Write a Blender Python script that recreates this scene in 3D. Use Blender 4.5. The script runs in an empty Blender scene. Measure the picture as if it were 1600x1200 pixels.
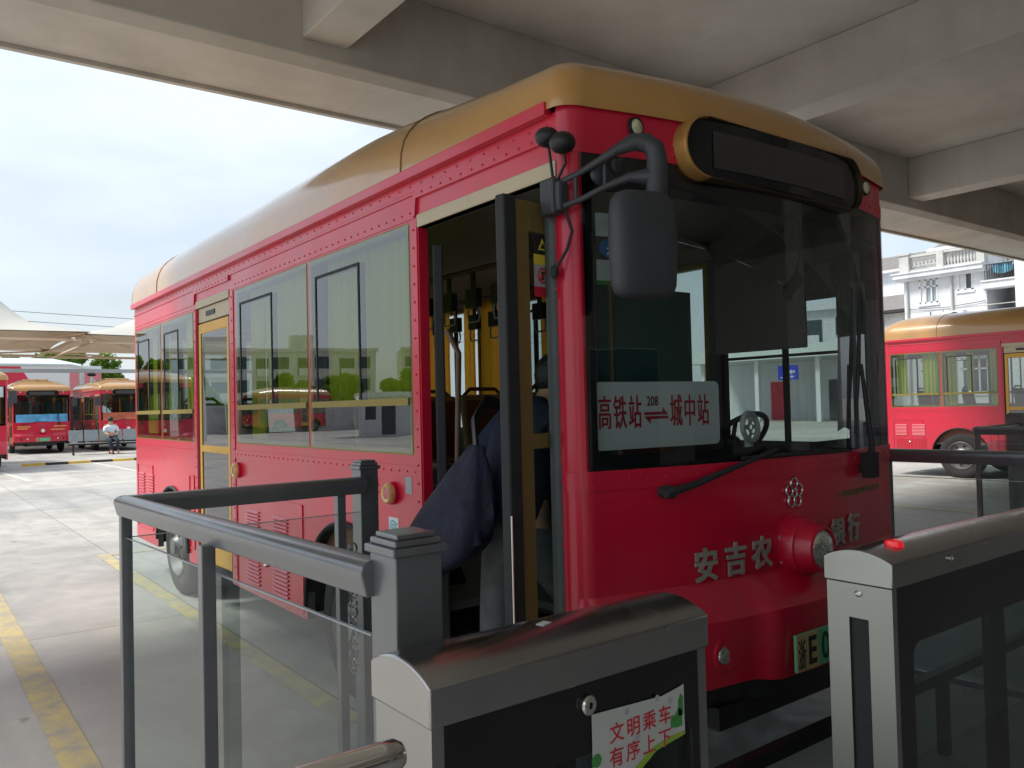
import bpy, bmesh, math, random
from mathutils import Vector, Matrix, noise as mnoise
random.seed(7)
R = math.radians
S = bpy.context.scene
col = S.collection

# ------------------------------------------------------------------ camera
cam_d = bpy.data.cameras.new('camera'); cam = bpy.data.objects.new('camera', cam_d); col.objects.link(cam)
cam_d.sensor_width = 36; cam_d.lens = 36 * 1268.4478 / 1600
cam_d.clip_start = 0.05; cam_d.clip_end = 3000
right = Vector((0.79777182, -0.60246355, -0.02445029)); down = Vector((-0.00411741, 0.03510629, -0.9993751)); fwd = Vector((0.60294543, 0.79737395, 0.02552622))
Mx = Matrix((right, -down, -fwd)).transposed().to_4x4(); Mx.translation = Vector((-1.78155858, -2.06539392, 1.48))
cam.matrix_world = Mx
S.camera = cam
S.render.resolution_x, S.render.resolution_y = 1024, 768
cam_d.dof.use_dof = False

# ------------------------------------------------------------------ sky, sun, exposure
SUN_EL, SUN_AZ = R(52), R(-62)          # azimuth measured from +Y towards +X
w = bpy.data.worlds.new('World'); S.world = w; w.use_nodes = True
nt = w.node_tree; nt.nodes.clear(); N = nt.nodes.new; L = nt.links.new
out = N('ShaderNodeOutputWorld'); bg = N('ShaderNodeBackground'); bg.inputs['Strength'].default_value = 0.083
sky = N('ShaderNodeTexSky'); sky.sky_type = 'NISHITA'; sky.sun_disc = False
sky.sun_elevation = SUN_EL; sky.sun_rotation = SUN_AZ; sky.dust_density = 2.5; sky.air_density = 1.2
tc = N('ShaderNodeTexCoord'); mp = N('ShaderNodeMapping'); mp.inputs['Scale'].default_value = (1.2, 1.2, 3.2); mp.inputs['Location'].default_value = (3.1, .4, .2)
ns = N('ShaderNodeTexNoise'); ns.inputs['Scale'].default_value = 1.6; ns.inputs['Detail'].default_value = 7; ns.inputs['Roughness'].default_value = .52
rp = N('ShaderNodeValToRGB'); rp.color_ramp.elements[0].position = .36; rp.color_ramp.elements[1].position = .66
rp.color_ramp.elements[0].color = (.45, .45, .45, 1); rp.color_ramp.elements[1].color = (.97, .97, .97, 1)
mix = N('ShaderNodeMix'); mix.data_type = 'RGBA'; mix.inputs[7].default_value = (6.3, 6.95, 7.7, 1)
L(tc.outputs['Generated'], mp.inputs['Vector']); L(mp.outputs['Vector'], ns.inputs['Vector']); L(ns.outputs['Fac'], rp.inputs['Fac'])
L(rp.outputs['Color'], mix.inputs[0]); L(sky.outputs['Color'], mix.inputs[6]); L(mix.outputs[2], bg.inputs['Color']); L(bg.outputs['Background'], out.inputs['Surface'])
sd = bpy.data.lights.new('sun', 'SUN'); sun = bpy.data.objects.new('sun', sd); col.objects.link(sun)
sd.energy = 2.3; sd.angle = R(14); sd.color = (1, .95, .88)
sdir = Vector((math.sin(SUN_AZ) * math.cos(SUN_EL), math.cos(SUN_AZ) * math.cos(SUN_EL), math.sin(SUN_EL)))
sun.rotation_euler = sdir.to_track_quat('Z', 'Y').to_euler(); sun.location = sdir * 50
S.view_settings.view_transform = 'Standard'; S.view_settings.look = 'None'; S.view_settings.gamma = 1
S.view_settings.exposure = 0.9
S.render.engine = 'CYCLES'
S.cycles.max_bounces = 10; S.cycles.transparent_max_bounces = 24; S.cycles.diffuse_bounces = 5; S.cycles.glossy_bounces = 5

# ------------------------------------------------------------------ materials
MT = {}
def mat(name, c, rough=.6, metal=0, var=0, vscale=3, bump=0, bscale=40, coat=0, dirt=None, dscale=2.0, damt=.3, spec=None, emit=None, stretch=(1, 1, 1), rvar=0):
    m = bpy.data.materials.new(name); m.use_nodes = True; n = m.node_tree; b = n.nodes['Principled BSDF']
    b.inputs['Base Color'].default_value = (*c, 1); b.inputs['Roughness'].default_value = rough; b.inputs['Metallic'].default_value = metal
    if spec is not None: b.inputs['Specular IOR Level'].default_value = spec
    if coat: b.inputs['Coat Weight'].default_value = coat; b.inputs['Coat Roughness'].default_value = .12
    if emit: b.inputs['Emission Color'].default_value = (*emit[0], 1); b.inputs['Emission Strength'].default_value = emit[1]
    t = n.nodes.new('ShaderNodeTexCoord'); mp = n.nodes.new('ShaderNodeMapping'); mp.inputs['Scale'].default_value = stretch
    n.links.new(t.outputs['Object'], mp.inputs['Vector'])
    src = None
    if var or dirt:
        no = n.nodes.new('ShaderNodeTexNoise'); no.inputs['Scale'].default_value = vscale; no.inputs['Detail'].default_value = 6; no.inputs['Roughness'].default_value = .6
        n.links.new(mp.outputs['Vector'], no.inputs['Vector'])
        mr = n.nodes.new('ShaderNodeMapRange'); mr.inputs['From Min'].default_value = .3; mr.inputs['From Max'].default_value = .7
        mr.inputs['To Min'].default_value = 1 - var; mr.inputs['To Max'].default_value = 1 + var
        n.links.new(no.outputs['Fac'], mr.inputs['Value'])
        vm = n.nodes.new('ShaderNodeVectorMath'); vm.operation = 'SCALE'; vm.inputs[0].default_value = c
        n.links.new(mr.outputs['Result'], vm.inputs['Scale']); src = vm.outputs['Vector']
        if rvar:
            r2 = n.nodes.new('ShaderNodeMapRange'); r2.inputs['From Min'].default_value = .3; r2.inputs['From Max'].default_value = .7
            r2.inputs['To Min'].default_value = max(.02, rough - rvar); r2.inputs['To Max'].default_value = rough + rvar
            n.links.new(no.outputs['Fac'], r2.inputs['Value']); n.links.new(r2.outputs['Result'], b.inputs['Roughness'])
    if dirt:
        nd = n.nodes.new('ShaderNodeTexNoise'); nd.inputs['Scale'].default_value = dscale; nd.inputs['Detail'].default_value = 8; nd.inputs['Roughness'].default_value = .7
        n.links.new(mp.outputs['Vector'], nd.inputs['Vector'])
        rr = n.nodes.new('ShaderNodeMapRange'); rr.inputs['From Min'].default_value = .5; rr.inputs['From Max'].default_value = .72; rr.inputs['To Max'].default_value = damt
        n.links.new(nd.outputs['Fac'], rr.inputs['Value'])
        mx = n.nodes.new('ShaderNodeMix'); mx.data_type = 'RGBA'; mx.inputs[7].default_value = (*dirt, 1)
        n.links.new(rr.outputs['Result'], mx.inputs[0]); n.links.new(src, mx.inputs[6]); src = mx.outputs[2]
    if src is not None: n.links.new(src, b.inputs['Base Color'])
    if bump:
        nb = n.nodes.new('ShaderNodeTexNoise'); nb.inputs['Scale'].default_value = bscale; nb.inputs['Detail'].default_value = 4
        n.links.new(mp.outputs['Vector'], nb.inputs['Vector'])
        bm_ = n.nodes.new('ShaderNodeBump'); bm_.inputs['Strength'].default_value = bump; bm_.inputs['Distance'].default_value = .01
        n.links.new(nb.outputs['Fac'], bm_.inputs['Height']); n.links.new(bm_.outputs['Normal'], b.inputs['Normal'])
    MT[name] = m; return m
def glass(name, tint, ior=1.6, rough=0.0, bumpd=0):
    m = bpy.data.materials.new(name); m.use_nodes = True; n = m.node_tree; n.nodes.clear()
    o = n.nodes.new('ShaderNodeOutputMaterial'); mx = n.nodes.new('ShaderNodeMixShader'); tr = n.nodes.new('ShaderNodeBsdfTransparent'); gl = n.nodes.new('ShaderNodeBsdfGlossy'); fr = n.nodes.new('ShaderNodeFresnel')
    tr.inputs['Color'].default_value = (*tint, 1); gl.inputs['Roughness'].default_value = rough; 
    ge = n.nodes.new('ShaderNodeNewGeometry'); mr = n.nodes.new('ShaderNodeMapRange'); mr.inputs['To Min'].default_value = ior; mr.inputs['To Max'].default_value = 1 / ior
    n.links.new(ge.outputs['Backfacing'], mr.inputs['Value']); n.links.new(mr.outputs['Result'], fr.inputs['IOR'])
    gl.inputs['Color'].default_value = (.95, .97, 1, 1)
    if bumpd:
        t = n.nodes.new('ShaderNodeTexCoord'); nb = n.nodes.new('ShaderNodeTexNoise'); nb.inputs['Scale'].default_value = 1.5; nb.inputs['Detail'].default_value = 0
        b = n.nodes.new('ShaderNodeBump'); b.inputs['Strength'].default_value = bumpd; b.inputs['Distance'].default_value = .01
        n.links.new(t.outputs['Object'], nb.inputs['Vector']); n.links.new(nb.outputs['Fac'], b.inputs['Height']); n.links.new(b.outputs['Normal'], gl.inputs['Normal'])
    n.links.new(fr.outputs['Fac'], mx.inputs[0]); n.links.new(tr.outputs['BSDF'], mx.inputs[1]); n.links.new(gl.outputs['BSDF'], mx.inputs[2]); n.links.new(mx.outputs['Shader'], o.inputs['Surface'])
    MT[name] = m; return m

mat('red', (.61, .005, .038), .36, 0, .07, 1.7, .015, 5, coat=.45, dirt=(.2, .05, .05), dscale=3, damt=.25, rvar=.08)
mat('roofpaint', (.50, .26, .07), .32, 0, .08, 1.2, .01, 6, coat=.9, dirt=(.30, .2, .1), dscale=2.5, damt=.35, rvar=.08)
mat('seam', (.16, .09, .04), .6)
mat('goldframe', (.26, .20, .035), .45, .25, .06, 8)
mat('goldpanel', (.50, .42, .28), .45, .2, .06, 5)
mat('yellowpaint', (.72, .40, .06), .45, 0, .05, 5)
mat('oliveframe', (.20, .15, .05), .5, .2, .06, 6)
mat('black', (.012, .013, .015), .45, 0, .2, 5)
mat('blackgloss', (.010, .011, .013), .12)
mat('rubber', (.022, .025, .027), .7, 0, .2, 20)
mat('greypillar', (.07, .085, .085), .5, 0, .1, 10)
mat('plastic', (.042, .046, .052), .5, 0, .12, 8, .08, 200)
mat('mirrorglass', (.5, .52, .55), .03, 1)
mat('screen', (.045, .042, .042), .35, 0, .1, 12)
mat('chrome', (.72, .72, .70), .14, 1, .06, 9)
mat('bronze', (.42, .33, .2), .35, .85, .2, 25)
mat('chargrey', (.40, .385, .33), .45, .25, .15, 15)
mat('coppergold', (.48, .25, .07), .36, .35, .1, 8)
mat('blackbrown', (.05, .032, .014), .4, .2)
mat('lens', (.78, .80, .70), .16, .75, .2, 60, .9, 42, coat=1)
mat('amberlens', (.75, .50, .16), .2, 0, .1, 40, coat=.6)
mat('clearlens', (.62, .62, .42), .18, 0, .1, 60, .4, 70, coat=.6)
mat('white', (.72, .73, .74), .5, 0, .03, 5)
mat('paper', (.50, .53, .52), .5, 0, .04, 9)
mat('boardwhite', (.84, .86, .90), .4, 0, .03, 3)
mat('letterred', (.55, .02, .04), .5)
mat('ink', (.02, .02, .02), .5)
mat('ledgreen', (.12, .50, .27), .4)
mat('plateyellow', (.55, .42, .2), .4, 0, .08, 14)
mat('inkgreen', (.01, .05, .025), .5)
mat('blueprint', (.03, .22, .55), .45)
mat('cyanprint', (.08, .48, .58), .45)
mat('greenprint', (.05, .26, .06), .5)
mat('limeprint', (.26, .42, .04), .5)
mat('yellowprint', (.72, .58, .05), .5)
mat('goldletter', (.75, .5, .14), .4, .3)
mat('greyprint', (.36, .38, .40), .5)
mat('tyre', (.028, .028, .028), .85, 0, .2, 10, .3, 60)
mat('rim', (.22, .22, .22), .5, .6, .15, 9)
mat('underbody', (.012, .012, .013), .9, 0, .3, 4)
mat('interior', (.16, .15, .14), .7, 0, .1, 3)
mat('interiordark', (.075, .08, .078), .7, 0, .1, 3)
mat('ceiling', (.20, .18, .16), .7, 0, .1, 3)
mat('interiorwood', (.12, .045, .02), .6, 0, .2, 4)
mat('seatplastic', (.30, .22, .14), .5, 0, .1, 5)
mat('seatpad', (.14, .05, .025), .8, 0, .2, 12, .2, 60)
mat('brownrail', (.085, .045, .022), .4)
mat('teal', (.02, .14, .12), .6, 0, .15, 3)
mat('dash', (.025, .027, .03), .6, 0, .2, 6, .1, 80)
mat('steel', (.40, .41, .41), .34, 1, .04, 2, rvar=.06)
mat('steelcap', (.42, .425, .43), .22, 1, .10, 5, .02, 20, rvar=.08, dirt=(.28, .22, .14), dscale=5, damt=.16)
mat('chromepipe', (.85, .85, .84), .12, 1, .05, 5, rvar=.04)
mat('railpaint', (.19, .20, .215), .34, .55, .08, 8, rvar=.06, coat=.3)
mat('concrete_beam', (.55, .525, .48), .85, 0, .09, .7, .06, 9, dirt=(.24, .21, .17), dscale=.8, damt=.35)
mat('redlamp', (.65, .01, .02), .15, 0, .1, 30, coat=1, emit=((1, .02, .03), .25))
mat('membrane', (.50, .49, .435), .7, 0, .04, .5)
mat('membraneunder', (.74, .60, .45), .8, 0, .06, .5)
mat('gantrygrey', (.42, .45, .45), .6, 0, .1, 1)
mat('plaster', (.74, .76, .80), .85, 0, .05, .9, .1, 8, dirt=(.42, .43, .43), dscale=.9, damt=.45)
mat('plasterold', (.52, .52, .50), .9, 0, .12, 1.2, .2, 10, dirt=(.24, .23, .2), dscale=1.6, damt=.6)
mat('plastercream', (.62, .58, .45), .85, 0, .06, .4, dirt=(.4, .36, .3), dscale=.4, damt=.4)
mat('plasterpale', (.72, .70, .60), .85, 0, .06, .4, dirt=(.5, .48, .42), dscale=.4, damt=.4)
mat('tile', (.20, .19, .18), .85, 0, .25, 6, .5, 14, dirt=(.35, .33, .28), dscale=2, damt=.5)
mat('winframe', (.70, .71, .72), .4)
mat('darkroom', (.035, .035, .04), .8)
mat('winpane', (.05, .07, .08), .06)
mat('winpanelight', (.32, .38, .42), .2)
mat('bluecloth', (.12, .34, .48), .9, 0, .3, 5, .5, 15)
mat('stationwall', (.70, .66, .58), .85, 0, .08, .6)
mat('roofpale', (.60, .66, .66), .6, 0, .05, .6)
mat('signred', (.62, .03, .07), .5, 0, .06, 1)
mat('pinkred', (.62, .20, .22), .6, 0, .12, 2)
mat('jacket', (.010, .018, .048), .85, 0, .35, 14, .9, 22)
mat('bagcloth', (.012, .016, .038), .75, 0, .35, 14, 1.0, 22)
mat('trousers', (.10, .105, .105), .9, 0, .25, 14, .9, 18)
mat('skin', (.45, .26, .17), .5, 0, .05, 20)
mat('hair', (.008, .007, .007), .5, 0, .3, 60, .4, 90)
mat('shirtwhite', (.62, .70, .75), .8, 0, .08, 10)
mat('navytrousers', (.02, .024, .04), .85)
mat('shoeblack', (.015, .015, .015), .4)
mat('bench_grey', (.26, .29, .28), .4, .7, .1, 6)
mat('kerbblack', (.03, .03, .03), .8, 0, .3, 3)
mat('kerbyellow', (.62, .40, .05), .7, 0, .2, 3)
mat('kerbwhite', (.62, .62, .58), .7, 0, .2, 3)
mat('bark', (.10, .075, .05), .9, 0, .3, 6, .5, 20)
mat('bluebottle', (.02, .05, .5), .3)
mat('teamaroon', (.2, .02, .03), .5)
glass('sideglass', (.50, .56, .54), 2.05, bumpd=.13)
glass('backglass', (.50, .56, .54), 1.35)
glass('windglass', (.60, .67, .655), 1.6)
glass('clearglass', (.84, .91, .89), 1.45)
glass('gateglass', (.50, .60, .60), 1.5)
def curtain_mat(name, c, tc_):
    m = bpy.data.materials.new(name); m.use_nodes = True; n = m.node_tree; n.nodes.clear()
    o = n.nodes.new('ShaderNodeOutputMaterial'); a = n.nodes.new('ShaderNodeAddShader'); d = n.nodes.new('ShaderNodeBsdfDiffuse'); t = n.nodes.new('ShaderNodeBsdfTranslucent')
    d.inputs['Color'].default_value = (*c, 1); t.inputs['Color'].default_value = (*tc_, 1)
    n.links.new(d.outputs[0], a.inputs[0]); n.links.new(t.outputs[0], a.inputs[1]); n.links.new(a.outputs[0], o.inputs['Surface']); MT[name] = m
curtain_mat('curtain', (.46, .32, .04), (.80, .40, .05))
curtain_mat('curtaingreen', (.50, .56, .05), (.30, .34, .02))
def leaf_mat(name, c, t_):
    curtain_mat(name, c, t_); m = MT[name]; n = m.node_tree
    tc = n.nodes.new('ShaderNodeTexCoord'); no = n.nodes.new('ShaderNodeTexNoise'); no.inputs['Scale'].default_value = .9
    rp = n.nodes.new('ShaderNodeValToRGB'); rp.color_ramp.elements[0].color = (*[x * .55 for x in c], 1); rp.color_ramp.elements[1].color = (*[x * 1.6 for x in c], 1)
    rp.color_ramp.elements[0].position = .35; rp.color_ramp.elements[1].position = .65
    n.links.new(tc.outputs['Object'], no.inputs['Vector']); n.links.new(no.outputs['Fac'], rp.inputs['Fac'])
    n.links.new(rp.outputs['Color'], [x for x in n.nodes if x.type == 'BSDF_DIFFUSE'][0].inputs['Color'])
leaf_mat('leaf', (.075, .13, .025), (.06, .10, .01))

def add_grime(name, c, z0, z1, amt, scale, streak=(1, 1, 1)):
    n = MT[name].node_tree; b = n.nodes['Principled BSDF']; N = n.nodes.new; L = n.links.new; src = b.inputs['Base Color'].links[0].from_socket
    tc = N('ShaderNodeTexCoord'); mp = N('ShaderNodeMapping'); mp.inputs['Scale'].default_value = streak; no = N('ShaderNodeTexNoise'); no.inputs['Scale'].default_value = scale; no.inputs['Detail'].default_value = 9; no.inputs['Roughness'].default_value = .7
    L(tc.outputs['Object'], mp.inputs['Vector']); L(mp.outputs['Vector'], no.inputs['Vector'])
    sx = N('ShaderNodeSeparateXYZ'); L(tc.outputs['Object'], sx.inputs[0]); mz = N('ShaderNodeMapRange'); mz.inputs['From Min'].default_value = z0; mz.inputs['From Max'].default_value = z1; L(sx.outputs['Z'], mz.inputs['Value'])
    mn = N('ShaderNodeMapRange'); mn.inputs['From Min'].default_value = .40; mn.inputs['From Max'].default_value = .68; L(no.outputs['Fac'], mn.inputs['Value'])
    mu = N('ShaderNodeMath'); mu.operation = 'MULTIPLY'; L(mz.outputs['Result'], mu.inputs[0]); L(mn.outputs['Result'], mu.inputs[1]); m2 = N('ShaderNodeMath'); m2.operation = 'MULTIPLY'; m2.inputs[1].default_value = amt; L(mu.outputs[0], m2.inputs[0])
    mx = N('ShaderNodeMix'); mx.data_type = 'RGBA'; mx.inputs[7].default_value = (*c, 1); L(m2.outputs[0], mx.inputs[0]); L(src, mx.inputs[6]); L(mx.outputs[2], b.inputs['Base Color'])
add_grime('red', (.22, .10, .08), 1.0, .40, .38, 7)
add_grime('red', (.36, .06, .08), 1.6, 2.5, .22, 14, (1, 1, .12))
add_grime('roofpaint', (.26, .19, .11), 2.4, 3.0, .55, 3, (1, .35, 1))
add_grime('concrete_beam', (.28, .26, .22), 9, 4.4, .4, 1.4, (1, 1, .3))
add_grime('concrete_beam', (.60, .57, .52), 9, 4.4, .5, .35, (.3, 1, 1))
add_grime('plaster', (.36, .37, .36), -1, 0, .38, 2.2, (1, 1, .12))
def concrete_ground():
    m = bpy.data.materials.new('ground_concrete'); m.use_nodes = True; n = m.node_tree; b = n.nodes['Principled BSDF']
    N = n.nodes.new; L = n.links.new
    tc = N('ShaderNodeTexCoord'); 
    n1 = N('ShaderNodeTexNoise'); n1.inputs['Scale'].default_value = .35; n1.inputs['Detail'].default_value = 8; n1.inputs['Roughness'].default_value = .62
    n2 = N('ShaderNodeTexNoise'); n2.inputs['Scale'].default_value = 2.4; n2.inputs['Detail'].default_value = 8; n2.inputs['Roughness'].default_value = .7; n2.inputs['Distortion'].default_value = .6
    n3 = N('ShaderNodeTexNoise'); n3.inputs['Scale'].default_value = 160; n3.inputs['Detail'].default_value = 2
    for x in (n1, n2, n3): L(tc.outputs['Object'], x.inputs['Vector'])
    r1 = N('ShaderNodeValToRGB'); e = r1.color_ramp.elements; e[0].position = .32; e[0].color = (.36, .348, .315, 1); e[1].position = .66; e[1].color = (.52, .505, .465, 1)
    L(n1.outputs['Fac'], r1.inputs['Fac'])
    r2 = N('ShaderNodeValToRGB'); e = r2.color_ramp.elements; e[0].position = .34; e[0].color = (.78, .78, .78, 1); e[1].position = .62; e[1].color = (1.08, 1.08, 1.08, 1)
    L(n2.outputs['Fac'], r2.inputs['Fac'])
    mu = N('ShaderNodeMix'); mu.data_type = 'RGBA'; mu.blend_type = 'MULTIPLY'; mu.inputs[0].default_value = .85
    L(r1.outputs['Color'], mu.inputs[6]); L(r2.outputs['Color'], mu.inputs[7])
    # slab borders (brick grid) give every slab its own tone, plus joints
    br = N('ShaderNodeTexBrick'); br.offset = 0; br.inputs['Scale'].default_value = 1; br.inputs['Brick Width'].default_value = 4.2; br.inputs['Row Height'].default_value = 4.2
    br.inputs['Mortar Size'].default_value = .008; br.inputs['Mortar Smooth'].default_value = .3; br.inputs['Color1'].default_value = (.84, .85, .87, 1); br.inputs['Color2'].default_value = (1.05, 1.04, 1.02, 1); br.inputs['Mortar'].default_value = (.55, .54, .52, 1)
    L(tc.outputs['Object'], br.inputs['Vector'])
    m2 = N('ShaderNodeMix'); m2.data_type = 'RGBA'; m2.blend_type = 'MULTIPLY'; m2.inputs[0].default_value = 1
    L(mu.outputs[2], m2.inputs[6]); L(br.outputs['Color'], m2.inputs[7]); 
    mp4 = N('ShaderNodeMapping'); mp4.inputs['Scale'].default_value = (1.5, .07, 1); n4 = N('ShaderNodeTexNoise'); n4.inputs['Scale'].default_value = 1.6; n4.inputs['Detail'].default_value = 6; n4.inputs['Roughness'].default_value = .65; n4.inputs['Distortion'].default_value = .3
    L(tc.outputs['Object'], mp4.inputs['Vector']); L(mp4.outputs['Vector'], n4.inputs['Vector'])
    r4 = N('ShaderNodeValToRGB'); e = r4.color_ramp.elements; e[0].position = .36; e[0].color = (.86, .86, .865, 1); e[1].position = .5; e[1].color = (1, 1, 1, 1); L(n4.outputs['Fac'], r4.inputs['Fac'])
    n5 = N('ShaderNodeTexNoise'); n5.inputs['Scale'].default_value = 3.3; n5.inputs['Detail'].default_value = 3; r5 = N('ShaderNodeValToRGB'); e = r5.color_ramp.elements; e[0].position = .70; e[0].color = (1, 1, 1, 1); e[1].position = .76; e[1].color = (.55, .55, .55, 1); L(tc.outputs['Object'], n5.inputs['Vector']); L(n5.outputs['Fac'], r5.inputs['Fac'])
    m4 = N('ShaderNodeMix'); m4.data_type = 'RGBA'; m4.blend_type = 'MULTIPLY'; m4.inputs[0].default_value = 1; L(m2.outputs[2], m4.inputs[6]); L(r4.outputs['Color'], m4.inputs[7])
    m5 = N('ShaderNodeMix'); m5.data_type = 'RGBA'; m5.blend_type = 'MULTIPLY'; m5.inputs[0].default_value = 1; L(m4.outputs[2], m5.inputs[6]); L(r5.outputs['Color'], m5.inputs[7]); L(m5.outputs[2], b.inputs['Base Color'])
    rr = N('ShaderNodeMapRange'); rr.inputs['From Min'].default_value = .35; rr.inputs['From Max'].default_value = .6; rr.inputs['To Min'].default_value = .42; rr.inputs['To Max'].default_value = .85
    L(n2.outputs['Fac'], rr.inputs['Value']); L(rr.outputs['Result'], b.inputs['Roughness'])
    bp = N('ShaderNodeBump'); bp.inputs['Strength'].default_value = .25; bp.inputs['Distance'].default_value = .004; L(n3.outputs['Fac'], bp.inputs['Height']); L(bp.outputs['Normal'], b.inputs['Normal'])
    MT['ground'] = m
concrete_ground()
def paint_line():
    m = bpy.data.materials.new('worn_yellow_line'); m.use_nodes = True; n = m.node_tree; b = n.nodes['Principled BSDF']; N = n.nodes.new; L = n.links.new
    tc = N('ShaderNodeTexCoord'); no = N('ShaderNodeTexNoise'); no.inputs['Scale'].default_value = 5; no.inputs['Detail'].default_value = 9; no.inputs['Roughness'].default_value = .75
    L(tc.outputs['Object'], no.inputs['Vector'])
    r = N('ShaderNodeValToRGB'); e = r.color_ramp.elements; e[0].position = .40; e[0].color = (.36, .335, .27, 1); e[1].position = .60; e[1].color = (.56, .46, .20, 1)
    L(no.outputs['Fac'], r.inputs['Fac']); L(r.outputs['Color'], b.inputs['Base Color']); b.inputs['Roughness'].default_value = .8; MT['yline'] = m
paint_line()
mat('bouncetile', (.42, .42, .41), .35, 0, .12, 1.5)
mat('wline', (.62, .60, .52), .8, 0, .2, 5)

# ------------------------------------------------------------------ mesh helpers
class MB:
    def __init__(s): s.v = []; s.f = []; s.m = []; s.mi = 0
    def av(s, pts): i = len(s.v); s.v += [tuple(p) for p in pts]; return i
    def face(s, idx): s.f.append(tuple(idx)); s.m.append(s.mi)
    def poly(s, pts): i = s.av(pts); s.face(range(i, i + len(pts)))
    def box(s, x0, x1, y0, y1, z0, z1):
        i = s.av([(x0, y0, z0), (x1, y0, z0), (x1, y1, z0), (x0, y1, z0), (x0, y0, z1), (x1, y0, z1), (x1, y1, z1), (x0, y1, z1)])
        for q in ((0, 3, 2, 1), (4, 5, 6, 7), (0, 1, 5, 4), (1, 2, 6, 5), (2, 3, 7, 6), (3, 0, 4, 7)): s.face([i + k for k in q])
    def obox(s, c, ax, ay, az):     # oriented box: centre + half axes
        c, ax, ay, az = map(Vector, (c, ax, ay, az)); i = s.av([c + ax * a + ay * b + az * d for d in (-1, 1) for b in (-1, 1) for a in (-1, 1)])
        for q in ((0, 2, 3, 1), (4, 5, 7, 6), (0, 1, 5, 4), (1, 3, 7, 5), (3, 2, 6, 7), (2, 0, 4, 6)): s.face([i + k for k in q])
    def prism(s, pts, d):           # pts: 3D polygon, d: extrusion vector
        n = len(pts); d = Vector(d); i = s.av([Vector(p) for p in pts]); j = s.av([Vector(p) + d for p in pts])
        s.face(range(i + n - 1, i - 1, -1)); s.face(range(j, j + n))
        for k in range(n): s.face((i + k, i + (k + 1) % n, j + (k + 1) % n, j + k))
    def grid(s, rows, closeu=False, closev=False):
        nr = len(rows); nc = len(rows[0]); i = s.av([p for r in rows for p in r])
        for a in range(nr - (0 if closev else 1)):
            for b in range(nc - (0 if closeu else 1)):
                s.face((i + a * nc + b, i + a * nc + (b + 1) % nc, i + ((a + 1) % nr) * nc + (b + 1) % nc, i + ((a + 1) % nr) * nc + b))
    def frame(s, t):
        t = Vector(t).normalized(); u = t.cross(Vector((0, 0, 1))); 
        if u.length < .05: u = t.cross(Vector((1, 0, 0)))
        u.normalize(); return u, t.cross(u)
    def tube(s, pts, r, seg=10, caps=True, flat=1.0):
        pts = [Vector(p) for p in pts]; rs = r if isinstance(r, (list, tuple)) else [r] * len(pts); rows = []
        u = None
        for k, p in enumerate(pts):
            t = (pts[min(k + 1, len(pts) - 1)] - pts[max(k - 1, 0)]).normalized()
            if u is None: u, v = s.frame(t)
            else:
                u = (u - t * u.dot(t)).normalized(); v = t.cross(u)
            rows.append([p + (u * math.cos(a) + v * math.sin(a) * flat) * rs[k] for a in [2 * math.pi * q / seg for q in range(seg)]])
        s.grid(rows, closeu=True)
        if caps:
            n = len(s.v); L0 = n - len(rows) * seg
            s.face(range(L0 + seg - 1, L0 - 1, -1)); s.face(range(n - seg, n))
    def cyl(s, p0, p1, r0, r1=None, seg=20, caps=True): s.tube([p0, p1], [r0, r0 if r1 is None else r1], seg, caps)
    def lathe(s, c, ax, prof, seg=24, caps=False):   # prof: (distance along ax, radius)
        c = Vector(c); ax = Vector(ax).normalized(); u, v = s.frame(ax)
        rows = [[c + ax * h + (u * math.cos(a) + v * math.sin(a)) * r for a in [2 * math.pi * q / seg for q in range(seg)]] for h, r in prof]
        s.grid(rows, closeu=True)
        if caps: n = len(s.v); s.face(range(n - seg, n))
    def ball(s, c, r, seg=14, rings=8, sc=(1, 1, 1)):
        c = Vector(c); rows = []
        for k in range(rings + 1):
            a = math.pi * k / rings; rr = max(math.sin(a), 1e-3)
            rows.append([c + Vector((rr * math.cos(b) * sc[0], rr * math.sin(b) * sc[1], math.cos(a) * sc[2])) * r for b in [2 * math.pi * q / seg for q in range(seg)]])
        s.grid(rows, closeu=True)
    def torus(s, c, ax, Rr, r, seg=20, ts=8, sq=(1, 1)):
        c = Vector(c); ax = Vector(ax).normalized(); u, v = s.frame(ax)
        rows = []
        for k in range(seg):
            a = 2 * math.pi * k / seg; d = u * math.cos(a) * sq[0] + v * math.sin(a) * sq[1]
            rows.append([c + d * Rr + (d.normalized() * math.cos(b) + ax * math.sin(b)) * r for b in [2 * math.pi * q / ts for q in range(ts)]])
        s.grid(rows, closeu=True, closev=True)
    def rivet(s, p, n, r=.0065):
        p = Vector(p); n = Vector(n); u, v = s.frame(n)
        rows = [[p + n * h + (u * math.cos(a) + v * math.sin(a)) * q for a in [math.pi * k / 3 for k in range(6)]] for h, q in ((0, r), (r * .5, r * .8), (r * .75, r * .25))]
        s.grid(rows, closeu=True)
    def build(s, name, mats, parent=None, smooth=None, bevel=0, loc=None, merge=True, seg=2):
        me = bpy.data.meshes.new(name); me.from_pydata(s.v, [], s.f)
        if not isinstance(mats, (list, tuple)): mats = [mats]
        for m in mats: me.materials.append(MT[m])
        me.polygons.foreach_set('material_index', s.m)
        if merge:
            b = bmesh.new(); b.from_mesh(me); bmesh.ops.remove_doubles(b, verts=b.verts, dist=1e-5); bmesh.ops.recalc_face_normals(b, faces=b.faces); b.to_mesh(me); b.free()
        if smooth:
            me.polygons.foreach_set('use_smooth', [True] * len(me.polygons)); me.set_sharp_from_angle(angle=R(smooth))
        me.update(); o = bpy.data.objects.new(name, me); col.objects.link(o)
        if parent: o.parent = parent
        if loc: o.location = loc
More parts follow.
